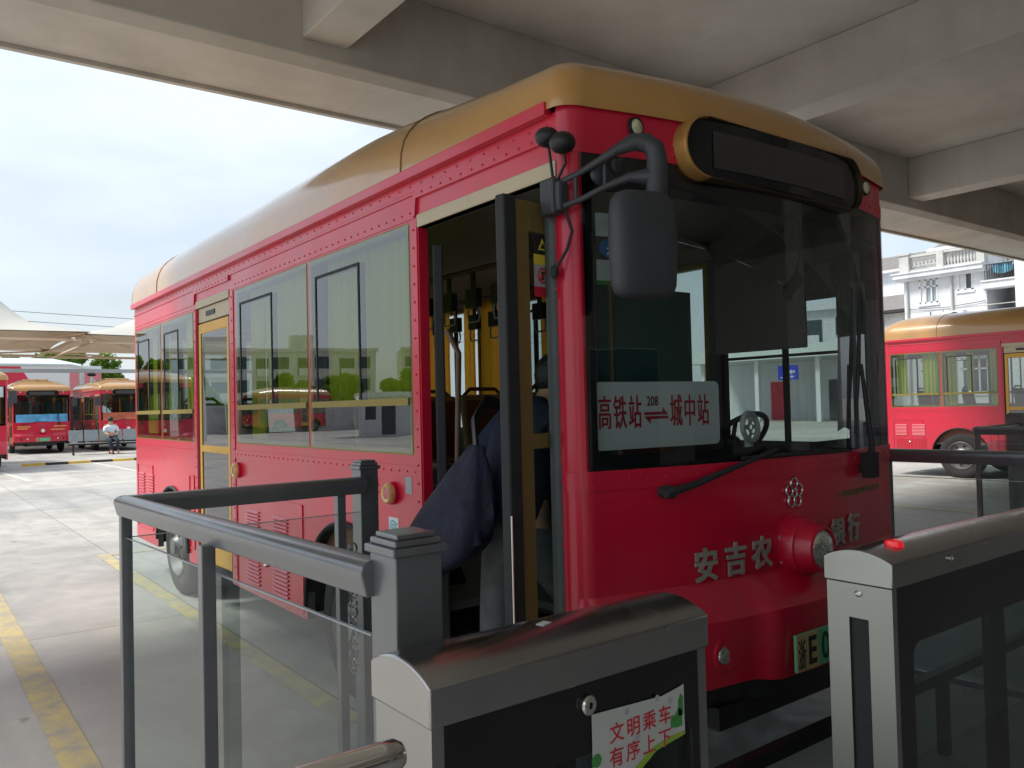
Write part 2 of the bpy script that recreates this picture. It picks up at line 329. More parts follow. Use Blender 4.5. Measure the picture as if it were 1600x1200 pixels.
        if bevel:
            md = o.modifiers.new('bevel', 'BEVEL'); md.width = bevel; md.segments = seg; md.limit_method = 'ANGLE'; md.angle_limit = R(40); md.harden_normals = False
        return o
def empty(name, loc=(0, 0, 0), rz=0):
    o = bpy.data.objects.new(name, None); col.objects.link(o); o.location = loc; o.rotation_euler = (0, 0, rz); o.empty_display_size = .2; return o
def tag(o, label=None, cat=None, group=None, kind=None):
    if label: o['label'] = label
    if cat: o['category'] = cat
    if group: o['group'] = group
    if kind: o['kind'] = kind
    return o
def copy_tree(o, parent=None):
    c = o.copy(); col.objects.link(c)
    if parent: c.parent = parent
    for ch in list(o.children): copy_tree(ch, c)
    return c
def text_mb(mb, txt, origin, ux, uz, size, depth=.003, bold=0.0, align='LEFT', sx=1.0):
    """letters as a flat extruded mesh added to mb, baseline at origin, running along ux, up along uz"""
    cu = bpy.data.curves.new('t', 'FONT'); cu.body = txt; cu.size = 1; cu.offset = bold; cu.align_x = align; cu.resolution_u = 3; cu.extrude = .5
    ob = bpy.data.objects.new('t', cu); col.objects.link(ob)
    dg = bpy.context.evaluated_depsgraph_get(); me = bpy.data.meshes.new_from_object(ob.evaluated_get(dg))
    ux = Vector(ux).normalized(); uz = Vector(uz).normalized(); un = ux.cross(uz); o = Vector(origin)
    i = mb.av([o + ux * v.co.x * size * sx + uz * v.co.y * size + un * (v.co.z + .5) * depth for v in me.vertices])
    for p in me.polygons: mb.face([i + k for k in p.vertices])
    bpy.data.objects.remove(ob); bpy.data.curves.remove(cu); bpy.data.meshes.remove(me)
def frange(a, b, n): return [a + (b - a) * k / n for k in range(n + 1)]

# ================================================================== SETTING
mb = MB(); mb.poly([(-400, -400, 0), (600, -400, 0), (600, 600, 0), (-400, 600, 0)])
tag(mb.build('ground', 'ground'), kind='structure')
mb = MB()
for (x0, x1, y0, y1) in ((-1.245, -1.105, -6, 9.2), (-.13, -.01, 1.5, 7.32), (-.13, 2.35, 7.32, 7.44), (2.23, 2.35, 1.5, 7.32), (6.3, 6.42, 1.5, 8), (-7.7, -7.56, -6, 9), (8.8, 8.92, 1.5, 8), (-6.6, -6.48, 1.5, 7.3)):
    mb.poly([(x0, y0, .004), (x1, y0, .004), (x1, y1, .004), (x0, y1, .004)])
tag(mb.build('bay_line', 'yline'), kind='structure')
mb = MB()
for (x0, y0, x1, y1, wd) in ((.62, 19.5, .30, 25, .12), (3.0, 26.2, 3.2, 18.5, .12), (-3, 17, -4.4, 25, .12), (6.2, 26, 6.6, 18.6, .12), (7.8, 9.8, 30, 10.6, .1)):
    d = Vector((x1 - x0, y1 - y0, 0)); n = Vector((-d.y, d.x, 0)).normalized() * wd / 2
    mb.poly([Vector((x0, y0, .004)) + n, Vector((x0, y0, .004)) - n, Vector((x1, y1, .004)) - n, Vector((x1, y1, .004)) + n])
tag(mb.build('parking_line', 'wline'), kind='structure')

mb = MB(); mb.box(-16, 46, -14.8, -1.6, -.02, .008); tag(mb.build('bounce_floor', 'bouncetile'), kind='structure')  # unseen floor added over the ground to control light bounced under the canopy
# ---- the canopy overhead (flat slab on deep beams)
can = tag(empty('station_canopy', (0, 0, 0)), 'broad concrete roof with deep beams overhead, covering the bus front and the gates', 'canopy')
mb = MB(); mb.box(-5.2, 46, -14.9, 5.45, 5.36, 5.6); mb.build('roof_slab', 'concrete_beam', can)
mb = MB(); mb.prism([(-5.2, 4.53, 4.56), (-5.2, 4.66, 4.50), (-5.2, 5.50, 4.49), (-5.2, 5.50, 5.75), (-5.2, 4.53, 5.36)], (51.2, 0, 0)); mb.build('edge_beam', 'concrete_beam', can, bevel=.012)
mb = MB(); mb.box(-5.2, 46, 5.50, 5.56, 4.455, 5.80); mb.build('fascia', 'concrete_beam', can)
for k in range(-1, 9):
    x0 = 1.02 + k * 5.22
    mb = MB(); mb.box(x0, x0 + .42, -14.9, 4.528, 4.70, 5.358); mb.build('beam', 'concrete_beam', can, bevel=.012)
mb = MB(); mb.box(-5.2, 46, -3.9, -3.5, 4.62, 5.355); mb.box(-5.2, 46, -8.1, -7.9, 4.62, 5.355); mb.build('cross_beam', 'concrete_beam', can)
for k in range(0, 5):
    x = -3.9 + 10.44 * k + .1
    mb = MB(); mb.box(x, x + .5, -4.0, -3.5, 0, 4.615); mb.build('column', 'concrete_beam', can, bevel=.02)
# ---- station hall behind the photographer (seen only in reflections)
hall = tag(empty('station_hall', (0, -15, 0)), 'long pale station hall wall with dark doorways behind the gates', 'building')
mb = MB()
mb.box(-9, 46, 0, .3, 2.7, 5.3)
xs = [-9, -6.5, -4, -1, 2, 4.4, 7.5, 10, 13.5, 46]
for a in range(0, len(xs) - 1, 2): mb.box(xs[a], xs[a + 1] if a + 1 < len(xs) else 46, 0, .3, 0, 2.7)
mb.build('wall', 'stationwall', hall)
for a in range(1, len(xs) - 2, 2):
    mb = MB(); mb.box(xs[a], xs[a + 1], .18, .24, 0, 2.68); mb.build('window', 'winpane', hall)
# ================================================================== BUS
W = 2.03; LEN = 6.3; XC = W / 2; ZG = 2.49; ZS = .33
def fy(x):
    x = min(max(x, 0), W); e = min(x, W - x)
    if e < .1: return .01 - .07 * math.sqrt(max(0, 1 - (1 - e / .1) ** 2))
    return -.06 - .115 * (1 - ((x - XC) / (XC - .1)) ** 2)
def ry(x):
    e = min(x, W - x)
    if e < .14: return LEN - .14 + .14 * math.sqrt(max(0, 1 - (1 - e / .14) ** 2))
    return LEN + .05 * (1 - ((x - XC) / (XC - .14)) ** 2)
def fxs(x0, x1, n=24):
    base = [0, .002, .008, .018, .032, .05, .07, .1] + frange(.1, W - .1, 26)[1:-1] + [W - .1, W - .07, W - .05, W - .032, W - .018, W - .008, W - .002, W]
    return [x0] + [b for b in base if x0 + 1e-4 < b < x1 - 1e-4] + [x1]
def fpt(x, z, off=0):
    h = 1e-3; a = Vector((max(x - h, 0), fy(x - h), 0)); b = Vector((min(x + h, W), fy(x + h), 0)); t = (b - a).normalized(); n = Vector((t.y, -t.x, 0))
    return Vector((x, fy(x), z)) + n * off
def front_patch(mb, x0, x1, z0, z1, off=0, inner=None):
    xs = fxs(x0, x1); mb.grid([[fpt(x, z, off) for x in xs] for z in (z0, z1)])
    if inner is not None:
        mb.mi = 1; mb.grid([[fpt(x, z, inner) for x in xs] for z in (z0, z1)]); mb.mi = 0
        for z in (z0, z1): mb.grid([[fpt(x, z, off) for x in xs], [fpt(x, z, inner) for x in xs]])
        for x in (x0, x1): mb.grid([[fpt(x, z0, off), fpt(x, z1, off)], [fpt(x, z0, inner), fpt(x, z1, inner)]])
def wall(mb, x, th, y0, y1, z0, z1, holes, arches=(), inner_mi=0):
    """side wall sheet with thickness; x outer plane, x+th inner plane; rectangular holes, wheel arches cut from below"""
    holes = [(h[0], h[1], max(h[2], z0), h[3]) for h in holes]
    ys = {y0, y1}; zs = {z0, z1, .98}
    for h in holes: ys |= {h[0], h[1]}; zs |= {h[2], h[3]}
    ar = []
    for c, zc, r in arches:
        for k in range(21): ys.add(round(c - r * math.cos(math.pi * k / 20), 5))
    ys = sorted(ys); zs = sorted(zs)
    def solid(a, b):
        if not (0 <= a < len(ys) - 1 and 0 <= b < len(zs) - 1): return False
        cy, cz = (ys[a] + ys[a + 1]) / 2, (zs[b] + zs[b + 1]) / 2
        return not any(h[0] < cy < h[1] and h[2] < cz < h[3] for h in holes)
    def zb(y):
        z = z0
        for c, zc, r in arches:
            if abs(y - c) < r - 1e-6: z = max(z, zc + math.sqrt(r * r - (y - c) ** 2))
        return z
    X = (x, x + th)
    for a in range(len(ys) - 1):
        for b in range(len(zs) - 1):
            if not solid(a, b): continue
            ya, yb = ys[a], ys[a + 1]; za, zc_ = zs[b], zs[b + 1]
            zl, zr = (za, za)
            if b == 0: zl, zr = zb(ya), zb(yb)
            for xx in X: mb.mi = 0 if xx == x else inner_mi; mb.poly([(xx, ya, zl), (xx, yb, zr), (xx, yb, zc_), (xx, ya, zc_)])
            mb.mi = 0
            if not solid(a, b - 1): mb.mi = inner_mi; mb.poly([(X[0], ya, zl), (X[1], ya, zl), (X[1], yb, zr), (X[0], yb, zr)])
            mb.mi = 0
            if not solid(a, b + 1): mb.poly([(X[0], ya, zc_), (X[1], ya, zc_), (X[1], yb, zc_), (X[0], yb, zc_)])
            if not solid(a - 1, b): mb.poly([(X[0], ya, zl), (X[1], ya, zl), (X[1], ya, zc_), (X[0], ya, zc_)])
            if not solid(a + 1, b): mb.poly([(X[0], yb, zr), (X[1], yb, zr), (X[1], yb, zc_), (X[0], yb, zc_)])
def dome_point(k, px, py, b=.47, n=2.8, off=0):
    xc, yc = XC, LEN / 2; h = b * max(0, 1 - k ** n) ** (1 / n)
    q = 1 - (1 - k) * .95 / (LEN / 2); yy = yc + (py - yc) * q; t = min(1, max(0, (yy + .2) / 1.9)); h *= .60 + .40 * t * t * (3 - 2 * t)
    return Vector((xc + (px - xc) * k * (1 + off), yc + (py - yc) * q, ZG + .01 + h + off))
def outline(off=.012, ny=22):
    pts = []
    for x in fxs(0, W): p = fpt(x, 0, off); pts.append((p.x, p.y))
    for y in frange(.05, LEN - .2, ny): pts.append((W + off, y))
    for x in reversed([0.001, .01, .03, .06, .1, .14] + frange(.14, W - .14, 10)[1:-1] + [W - .14, W - .1, W - .06, W - .03, W - .01, W - .001]): pts.append((x + (off if x > XC else -off) * (1 if min(x, W - x) < .1 else 0), ry(x) + off))
    for y in reversed(frange(.05, LEN - .2, ny)): pts.append((-off, y))
    return pts
WR = [(.95, 2.28)]
ARCH_F = (1.70, .40, .50); ARCH_R = (4.93, .40, .47)

def window_unit(root, x, sg, y0, y1, z0, z1, kind='side', cur='curtain', curt=(), pane_split=True):
    """frame + two glass panes above a rail and a fixed pane below; sg=+1: outward is -x"""
    t = .030
    fr = MB(); a, b = (x + .001, x + .05) if sg > 0 else (x - .05, x - .001)
    fr.box(a, b, y0, y0 + t, z0, z1); fr.box(a, b, y1 - t, y1, z0, z1); fr.box(a, b, y0 + t, y1 - t, z0, z0 + t); fr.box(a, b, y0 + t, y1 - t, z1 - t, z1)
    zr = z0 + .235
    c, d = (x - .010, x + .045) if sg > 0 else (x - .045, x + .010)
    fr.box(c, d, y0 + t, y1 - t, zr - .016, zr + .016)
    o = fr.build('window_frame', 'goldframe', root)
    g = MB(); xg = x - .004 * sg
    g.poly([(xg, y0 + .008, z0 + .008), (xg, y1 - .008, z0 + .008), (xg, y1 - .008, z1 - .008), (xg, y0 + .008, z1 - .008)])
    g.build('glass', 'sideglass', o)
    ym = y0 + (y1 - y0) * .45
    s_ = MB(); e, f = (x - .008, x + .03) if sg > 0 else (x - .03, x + .008); yq = y1 - .10
    for q in (ym, yq): s_.box(e, f, q - .006, q + .006, zr + .016, z1 - .112)
    s_.box(e, f, ym - .006, yq + .006, z1 - .112, z1 - .098)
    s_.build('sliding_sash', 'rubber', o)
    k = MB(); kx = x - .006 * sg; k.box(min(kx, kx + .012 * sg), max(kx, kx + .012 * sg), ym + .02, ym + .05, zr + .0, zr + .035); k.build('latch', 'chrome', o)
    for (c0, c1, zb_) in curt:
        cm = MB(); n = max(8, int((c1 - c0) / .012)); xi = x + .085 * sg
        rows = []
        for z in (zb_, (zb_ + z1) / 2, z1 + .02):
            rows.append([(xi + sg * .016 * math.sin(q * 2 * math.pi / 5.2 + 1.3 * math.sin(q * .23)) + .004 * math.sin(z * 9 + q), c0 + (c1 - c0) * q / n, z) for q in range(n + 1)])
        cm.grid(rows); cm.build('curtain', cur, o, smooth=80)
    return o

def seat_tree(root, x, y, wd=.42):
    o = MB(); o.obox((x, y, 1.03), (wd / 2, 0, 0), (0, .21, -.01), (0, 0, .025)); o.obox((x, y + .24, 1.30), (wd / 2, 0, 0), (0, .02, 0), (0, .04, .26)); o.obox((x, y + .02, .82), (.05, 0, 0), (0, .12, 0), (0, 0, .19))
    s = o.build('seat', 'seatplastic', root, bevel=.02)
    p = MB(); p.obox((x, y - .01, 1.063), (wd / 2 - .03, 0, 0), (0, .18, -.008), (0, 0, .012)); p.obox((x, y + .212, 1.30), (wd / 2 - .03, 0, 0), (0, .012, 0), (0, .035, .22)); p.build('pad', 'seatpad', s, bevel=.008)
    h = MB(); hw = wd / 2 - .03; yy = y + .28
    h.tube([(x - hw, yy - .04, 1.10), (x - hw, yy, 1.45), (x - hw + .02, yy + .01, 1.56), (x - hw + .07, yy + .012, 1.60), (x + hw - .07, yy + .012, 1.60), (x + hw - .02, yy + .01, 1.56), (x + hw, yy, 1.45), (x + hw, yy - .04, 1.10)], .015, 8)
    h.build('grab_handle', 'brownrail', s, smooth=60)
    return s

def wheel(root, side_x, sg, y):
    """sg=+1: outer face toward -x"""
    c = (side_x + .03 * sg, y, .395); ax = (1 * sg, 0, 0)
    t = MB(); t.lathe(c, ax, [(.02, .235), (.0, .27), (-.0, .33), (.012, .37), (.035, .392), (.10, .397), (.165, .392), (.19, .37), (.20, .30), (.19, .235)], 40)
    for k in range(3): t.torus((c[0] + (.06 + .035 * k) * sg, y, .395), ax, .395, .004, 40, 6)
    o = t.build('wheel', 'tyre', root, smooth=40)
    r = MB(); r.lathe(c, ax, [(.004, .246), (-.006, .236), (.03, .222), (.07, .205), (.06, .13), (.02, .125), (.01, .10), (-.01, .075), (-.035, .065), (-.04, .0)], 32)
    for k in range(6):
        a = k * math.pi / 3; r.cyl((c[0] + .058 * sg, y + .10 * math.cos(a) * 0 + .095 * math.cos(a), .395 + .095 * math.sin(a)), (c[0] + .0 * sg, y + .095 * math.cos(a), .395 + .095 * math.sin(a)), .012, seg=8)
    for k in range(8):
        a = k * math.pi / 4 + .2; r.mi = 1; r.cyl((c[0] + .052 * sg, y + .165 * math.cos(a), .395 + .165 * math.sin(a)), (c[0] + .0655 * sg, y + .165 * math.cos(a), .395 + .165 * math.sin(a)), .02, seg=10); r.mi = 0
    r.build('rim', ['rim', 'black'], o, smooth=35)

def louvre(mb, y0, y1, z0, z1, n, x=-.001):
    for k in range(n):
        z = z0 + (z1 - z0) * (k + .5) / n; h = (z1 - z0) / n * .3
        mb.prism([(x, y0, z - h), (x - .011, y0, z - h * 1.1), (x - .009, y0, z - h * .2), (x, y0, z + h)], (0, y1 - y0, 0))

def make_bus(main):
    root = empty('city_bus')
    # ---------------- body
    mb = MB()
    ds = [(.055, .93, ZS - .1, 2.25), (3.44, 4.18, ZS - .1, 2.25), (1.003, 2.098, 1.27, 2.285), (2.115, 3.30, 1.27, 2.285), (4.265, 5.20, 1.255, 2.245), (5.215, 6.13, 1.255, 2.245)]
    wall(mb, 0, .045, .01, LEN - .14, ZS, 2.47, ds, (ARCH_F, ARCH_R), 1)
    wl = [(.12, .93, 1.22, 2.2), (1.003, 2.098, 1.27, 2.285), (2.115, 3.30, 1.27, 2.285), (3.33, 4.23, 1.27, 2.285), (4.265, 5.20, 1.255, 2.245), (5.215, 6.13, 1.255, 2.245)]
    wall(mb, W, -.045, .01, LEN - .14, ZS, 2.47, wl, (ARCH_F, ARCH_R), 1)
    front_patch(mb, 0, W, .62, 1.20, 0, -.03)
    front_patch(mb, 0, .055, 1.20, 2.34, 0, -.03); front_patch(mb, W - .055, W, 1.20, 2.34, 0, -.03)
    front_patch(mb, 0, W, 2.34, 2.50, 0, -.03)
    xs = [0.0, .005, .02, .045, .08, .14] + frange(.14, W - .14, 8)[1:-1] + [W - .14, W - .08, W - .045, W - .02, W - .005, W]
    mb.grid([[(x, ry(x), z) for x in xs] for z in (ZS + .03, 1.25)]); mb.grid([[(x, ry(x), z) for x in xs] for z in (2.2, 2.47)])
    for a, b in ((0, .28), (W - .28, W)):
        xx = [a] + [q for q in xs if a < q < b] + [b]; mb.grid([[(x, ry(x), z) for x in xx] for z in (1.25, 2.2)])
    # body seams, belt mouldings and rivets on the same painted shell
    front_patch(mb, 0, W, 1.185, 1.25, .007, -.001)
    front_patch(mb, .001, W - .001, 2.325, 2.385, .004, -.001)
    for (y0, y1) in ((.96, 3.40), (4.22, 6.15)):
        mb.box(-.004, .001, y0, y1, 1.175, 1.225); mb.box(-.004, .001, y0, y1, 2.295 if y0 < 2 else 2.262, 2.345 if y0 < 2 else 2.31)
        for k in range(int((y1 - y0) / .072)):
            y = y0 + .03 + .072 * k; mb.rivet((-.004, y, 1.20), (-1, 0, 0), .006); mb.rivet((-.004, y, 2.322 if y0 < 2 else 2.288), (-1, 0, 0), .006)
    for y in (.965, 3.37, 4.222):
        mb.box(-.005, .001, y - .026, y + .026, .36 if y < 3 else .4, 2.29)
        for k in range(24): mb.rivet((-.005, y, .45 + .078 * k), (-1, 0, 0), .0065)
    for (y0, y1, zt) in ((-.01, .93, 2.375), (3.42, 4.20, 2.365)):     # raised surround over each door
        y0 = max(y0, .012)
        mb.prism([(-.012, y0, zt), (-.012, y0, zt + .035), (-.012, y1, zt + .035), (-.012, y1 + .03, zt + .01), (-.012, y1 + .03, zt - .075), (-.012, y1 + .012, zt - .075), (-.012, y1, zt)], (.013, 0, 0))
        for k in range(int((y1 - y0) / .075)): mb.rivet((-.012, y0 + .04 + k * .075, zt + .017), (-1, 0, 0), .006)
    for k in range(26): mb.rivet((-.0, .03, .50 + k * .072), (-1, 0, 0), .0065)
    for k in range(27):
        x = .06 + k * .073; mb.rivet(fpt(x, 1.215, .007), (0, -1, 0), .006)
        if not (.44 < x < W - .44): mb.rivet(fpt(x, 2.355, .004), (0, -1, 0), .006)
    # access flaps
    for (y0, y1, z0, z1) in ((2.24, 3.33, .36, .95), (5.55, 6.1, .45, 1.02), (4.30, 4.42, .45, 1.0)):
        for q in (y0, y1): mb.box(-.006, .0, q - .004, q + .004, z0, z1)
        for q in (z0, z1): mb.box(-.006, .0, y0, y1, q - .004, q + .004)
    for (y0, y1) in ((2.46, 2.70), (2.92, 3.16)):
        louvre(mb, y0, y1, .73, .86, 6); louvre(mb, y0, y1, .39, .56, 7)
    for (y0, y1) in ((5.52, 5.75), (5.85, 6.06)): louvre(mb, y0, y1, .74, .95, 8)
    for k in range(22): mb.box(-.006, .001, 5.50 + .026 * k, 5.51 + .026 * k, .48, .68)
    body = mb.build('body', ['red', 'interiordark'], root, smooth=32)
    # drip rail with its slotted recess
    mb = MB()
    for sx, sg in ((0, -1), (W, 1)):
        mb.box(min(sx, sx + .034 * sg), max(sx, sx + .034 * sg), .03, LEN - .12, 2.462, 2.506)
        mb.box(min(sx, sx + .006 * sg), max(sx, sx + .006 * sg), .03, LEN - .12, 2.395, 2.41)
        for k in range(66): mb.rivet((sx, .06 + k * .093, 2.436), (sg, 0, 0), .006)
    mb.build('drip_rail', 'red', body, bevel=.004)
    # ---------------- roof dome
    ol = outline(); ks = [1, .995, .98, .955, .92, .87, .81, .74, .65, .55, .42, .28, .14, .02]
    mb = MB(); mb.grid([[(p[0] + (.012 if p[0] > XC else -.012), p[1], ZG - .012) for p in ol]] + [[dome_point(k, p[0] + (.012 if p[0] > XC else -.012), p[1]) for p in ol] for k in ks], closeu=True)
    roof = mb.build('roof', 'roofpaint', root, smooth=50)
    mb = MB()
    for yv in (1.03, 5.25):
        pts = []
        for k in ks[:-1]:
            q = 1 - (1 - k) * .95 / (LEN / 2); p = dome_point(k, -.024, (yv - LEN / 2) / q + LEN / 2); pts.append(p)
        pts2 = [Vector((W - p.x, p.y, p.z)) for p in reversed(pts)]
        mb = MB(); mb.tube([p + Vector((0, 0, .001)) for p in pts + pts2], .005, 6); mb.build('seam', 'seam', roof, smooth=60)
    mb = MB(); mb.box(.55, W - .55, 1.7, 3.9, 2.86, 3.02); hv = mb.build('roof_unit', 'roofpaint', roof, bevel=.03)
    mb = MB()
    for k in range(2): mb.box(.542, W - .542, 1.85 + k * 1.05, 2.7 + k * 1.05, 2.955, 3.0)
    mb.build('grille', 'black', hv)
    # ---------------- bumper skirt: lofted profile that bulges forward, with a snout in the middle
    def snout(x): return 1 / (1 + math.exp((abs(x - XC) - .335) / .016))
    mb = MB(); xs = frange(.0, W, 96)
    def bz(x, q):
        s_ = snout(x); e = min(1, min(x, W - x) / .09); e = math.sqrt(max(0, 1 - (1 - e) ** 2)); b0 = fy(x)
        prof = [(.0, .83), (-.045 - .01 * s_, .785 + .012 * s_), (-.085 - .03 * s_, .735 + .018 * s_), (-.104 - .040 * s_, .715 + .014 * s_), (-.106 - .042 * s_, .700), (-.098 - .04 * s_, .56), (-.088 - .04 * s_, .485 - .01 * s_), (-.05, .465), (.06, .47)]
        return prof
    rows = []
    for q in range(9):
        r_ = []
        for x in xs:
            s_ = snout(x); e = min(1, min(x, W - x) / .30); e = 1 - (1 - e) ** 2; d, z = bz(x, q)[q]
            y = fy(x) + (d * e if d < 0 else d)
            if q in (4, 5) and abs(abs(x - XC) - .505) < .0: y += .02
            r_.append((x, y - .002, z))
        rows.append(r_)
    mb.grid(rows)
    bump = mb.build('bumper', 'red', root, smooth=28)
    bf = lambda x: fy(x) - .100 - .040 * snout(x)
    # fog and side lamps set in the bumper
    for x, big in ((.505, 1), (.32, 0), (W - .505, 1), (W - .32, 0)):
        yb = bf(x) + .01; c = (x, yb, .60)
        mb = MB(); mb.lathe(c, (0, -1, 0), [(-.03, .066), (.012, .066), (.014, .056), (-.01, .05)], 24); ho = mb.build('fog_lamp', 'red' if big else 'black', bump, smooth=40)
        mb = MB(); mb.lathe((x, yb, .60), (0, -1, 0), [(-.008, .052), (.004, .046), (.012, .03), (.014, .001)], 24)
        mb.build('lens', 'lens' if big else 'plastic', ho, smooth=60)
    # black sill under the bumper
    mb = MB(); mb.grid([[(x, bf(x) + .03, .48) for x in xs[4:-4]], [(x, bf(x) + .06, .40) for x in xs[4:-4]], [(x, .3, .40) for x in xs[4:-4]]])
    mb.box(.5, 1.5, -.2, .3, .32, .40)
    mb.build('lower_valance', 'black', bump)
    # ---------------- licence plate
    px, py = XC, bf(XC) - .016
    mb = MB(); mb.box(px - .24, px + .24, py, py + .012, .495, .628); pl = mb.build('license_plate', 'ledgreen', bump, bevel=.003)
    mb = MB(); mb.box(px - .239, px - .105, py - .0015, py - .0002, .4965, .6265); mb.mi = 1
    text_mb(mb, '浙', (px - .232, py - .0015, .512), (1, 0, 0), (0, 0, 1), .115, .002, .0, sx=.42); text_mb(mb, 'E', (px - .172, py - .0015, .515), (1, 0, 0), (0, 0, 1), .14, .002, .02, sx=.8)
    if main:
        mb.mi = 2; text_mb(mb, '05', (px - .085, py - .0005, .515), (1, 0, 0), (0, 0, 1), .14, .002, .012, sx=.8)
    mb.build('plate_text', ['plateyellow', 'ink', 'inkgreen'], pl)
    # ---------------- head lamp pod in the middle
    yb = fy(XC)
    mb = MB(); mb.lathe((XC, yb, .905), (0, -1, 0), [(-.01, .126), (.004, .126), (.006, .116), (.045, .114), (.062, .108), (.066, .100), (.105, .092), (.125, .086), (.130, .076), (.118, .072)], 36)
    pod = mb.build('headlight', 'red', root, smooth=30)
    mb = MB(); mb.lathe((XC, yb - .117, .905), (0, -1, 0), [(0, .075), (.008, .070), (.018, .053), (.024, .03), (.026, .001)], 28); mb.build('lens', 'lens', pod, smooth=60)
    # ---------------- emblem of linked rings
    mb = MB(); yb = fy(XC) - .006
    for k in range(5):
        a = math.pi / 2 + k * 2 * math.pi / 5; mb.torus((XC + .033 * math.cos(a), yb, 1.108 + .038 * math.sin(a)), (0, -1, 0), .0215, .0055, 16, 6, (1, 1))
    mb.build('emblem', 'chrome', root, smooth=60)
    # ---------------- lettering
    if main:
        for ch, x, z in (('安', .46, .845), ('吉', .605, .85), ('农', .745, .857), ('商', .90, .86), ('银', 1.275, .87), ('行', 1.42, .875)):
            mb = MB(); a = fpt(x, z, .006); b_ = fpt(x + .11, z, .006); text_mb(mb, ch, a, b_ - a, (0, 0, 1), .125, .008, .022, sx=.92); mb.build('lettering', 'chargrey', root)
        mb = MB()
        for k in range(15):
            x = 1.36 + .029 * k; a = fpt(x, 1.06, .004)
            for q in range(2): mb.box(a.x + q * .011, a.x + q * .011 + .004, a.y - .004, a.y + .002, 1.058, 1.082)
            mb.box(a.x, a.x + .016, a.y - .0035, a.y + .002, 1.058 + .008 * (k % 3), 1.062 + .008 * (k % 3))
        mb.build('maker_lettering', 'bronze', root)
        mb = MB(); text_mb(mb, '公', (-.002, 1.58, 1.10), (0, -1, 0), (0, 0, 1), .08, .003, .01, sx=.8); mb.build('side_lettering', 'goldletter', root); mb = MB(); text_mb(mb, '交', (-.002, 1.40, 1.09), (0, -1, 0), (0, 0, 1), .08, .003, .01, sx=.8)
        mb.build('side_lettering', 'goldletter', root)
    # ---------------- round roof lamps, side marker lamps
    for x in (.27, W - .27):
        p = fpt(x, 2.435, 0); mb = MB(); mb.lathe(p, (0, -1, 0), [(0, .036), (.010, .035), (.012, .028)], 20); o = mb.build('marker_lamp', 'black', root, smooth=40)
        mb = MB(); mb.lathe(p, (0, -1, 0), [(.008, .029), (.014, .024), (.017, .001)], 20); mb.build('lens', 'clearlens', o, smooth=60)
    for y in (1.20, 3.285):
        mb = MB(); mb.lathe((0, y, 1.095), (-1, 0, 0), [(0, .052), (.018, .052), (.022, .047)], 22); o = mb.build('side_lamp', 'red', root, smooth=40)
        mb = MB(); mb.lathe((0, y, 1.095), (-1, 0, 0), [(.012, .047), (.034, .046), (.042, .038), (.036, .026)], 22); o2 = mb.build('amber_ring', 'amberlens', o, smooth=50)
        mb = MB(); mb.lathe((0, y, 1.095), (-1, 0, 0), [(.034, .027), (.038, .015), (.039, .001)], 16); mb.build('reflector', 'pinkred', o, smooth=50)
    # ---------------- destination display
    x0, x1, z0, z1 = .43, W - .43, 2.275, 2.505
    def stadium(x0, x1, z0, z1, n=8, r=None):
        r = r or (z1 - z0) / 2; pts = []
        for cx, a0 in ((x1 - r, -90), (x1 - r, 0), (x0 + r, 90), (x0 + r, 180)):
            cz = (z0 + r) if a0 in (-90, 180) else (z1 - r)
            for k in range(n + 1): a = R(a0 + 90 * k / n); pts.append((cx + r * math.cos(a), cz + r * math.sin(a)))
        return pts
    rim_o = stadium(x0, x1, z0, z1); mb = MB()
    rows = []
    for d, ins in ((0.06, .0), (-.038, .0), (-.048, .004), (-.049, .010), (-.03, .013), (-.01, .015)):
        st = stadium(x0 + ins, x1 - ins, z0 + ins * .7, z1 - ins * .7); rows.append([(x, fy(XC) * .2 + fy(x) * .8 + d, z) for x, z in st])
    mb.grid(rows, closeu=True); nst = len(st)
    for k, f_ in enumerate(mb.f):
        cx_ = sum(mb.v[i][0] for i in f_) / 4
        if cx_ > x0 + .13: mb.m[k] = 1
    dd = mb.build('destination_display', ['coppergold', 'blackbrown'], root, smooth=40)
    mb = MB(); xq = [x0 + .024 + d for d in (-.010, .0, .02, .05, .09)] + frange(x0 + .15, x1 - .15, 10) + [x1 - .024 - d for d in (.09, .05, .02, .0, -.010)]; rr = (z1 - z0) / 2 - .010; zc = (z0 + z1) / 2
    hh = lambda x: math.sqrt(max(1e-6, rr * rr - max(0, rr - (x - x0 - .014), rr - (x1 - .014 - x)) ** 2))
    mb.grid([[(x, fy(XC) * .2 + fy(x) * .8 - .030, zc + hh(x) * q) for x in xq] for q in (-1, 1)]); mb.build('display_glass', 'blackgloss', dd)
    xs_ = frange(x0 + .15, x1 - .16, 12); mb = MB(); mb.grid([[(x, fy(XC) * .2 + fy(x) * .8 - .034, z) for x in xs_] for z in (z0 + .045, z1 - .05)]); mb.build('screen', 'screen', dd)
    # ---------------- windshield
    mb = MB(); front_patch(mb, .045, W - .045, 1.235, 2.345, .003); ws = mb.build('windshield', 'windglass', root, smooth=40)
    mb = MB(); front_patch(mb, .045, .095, 1.235, 2.345, -.004); front_patch(mb, W - .095, W - .045, 1.235, 2.345, -.004); front_patch(mb, .095, W - .095, 1.235, 1.30, -.004); front_patch(mb, .095, W - .095, 2.20, 2.345, -.004)
    mb.build('border', 'blackgloss', ws)
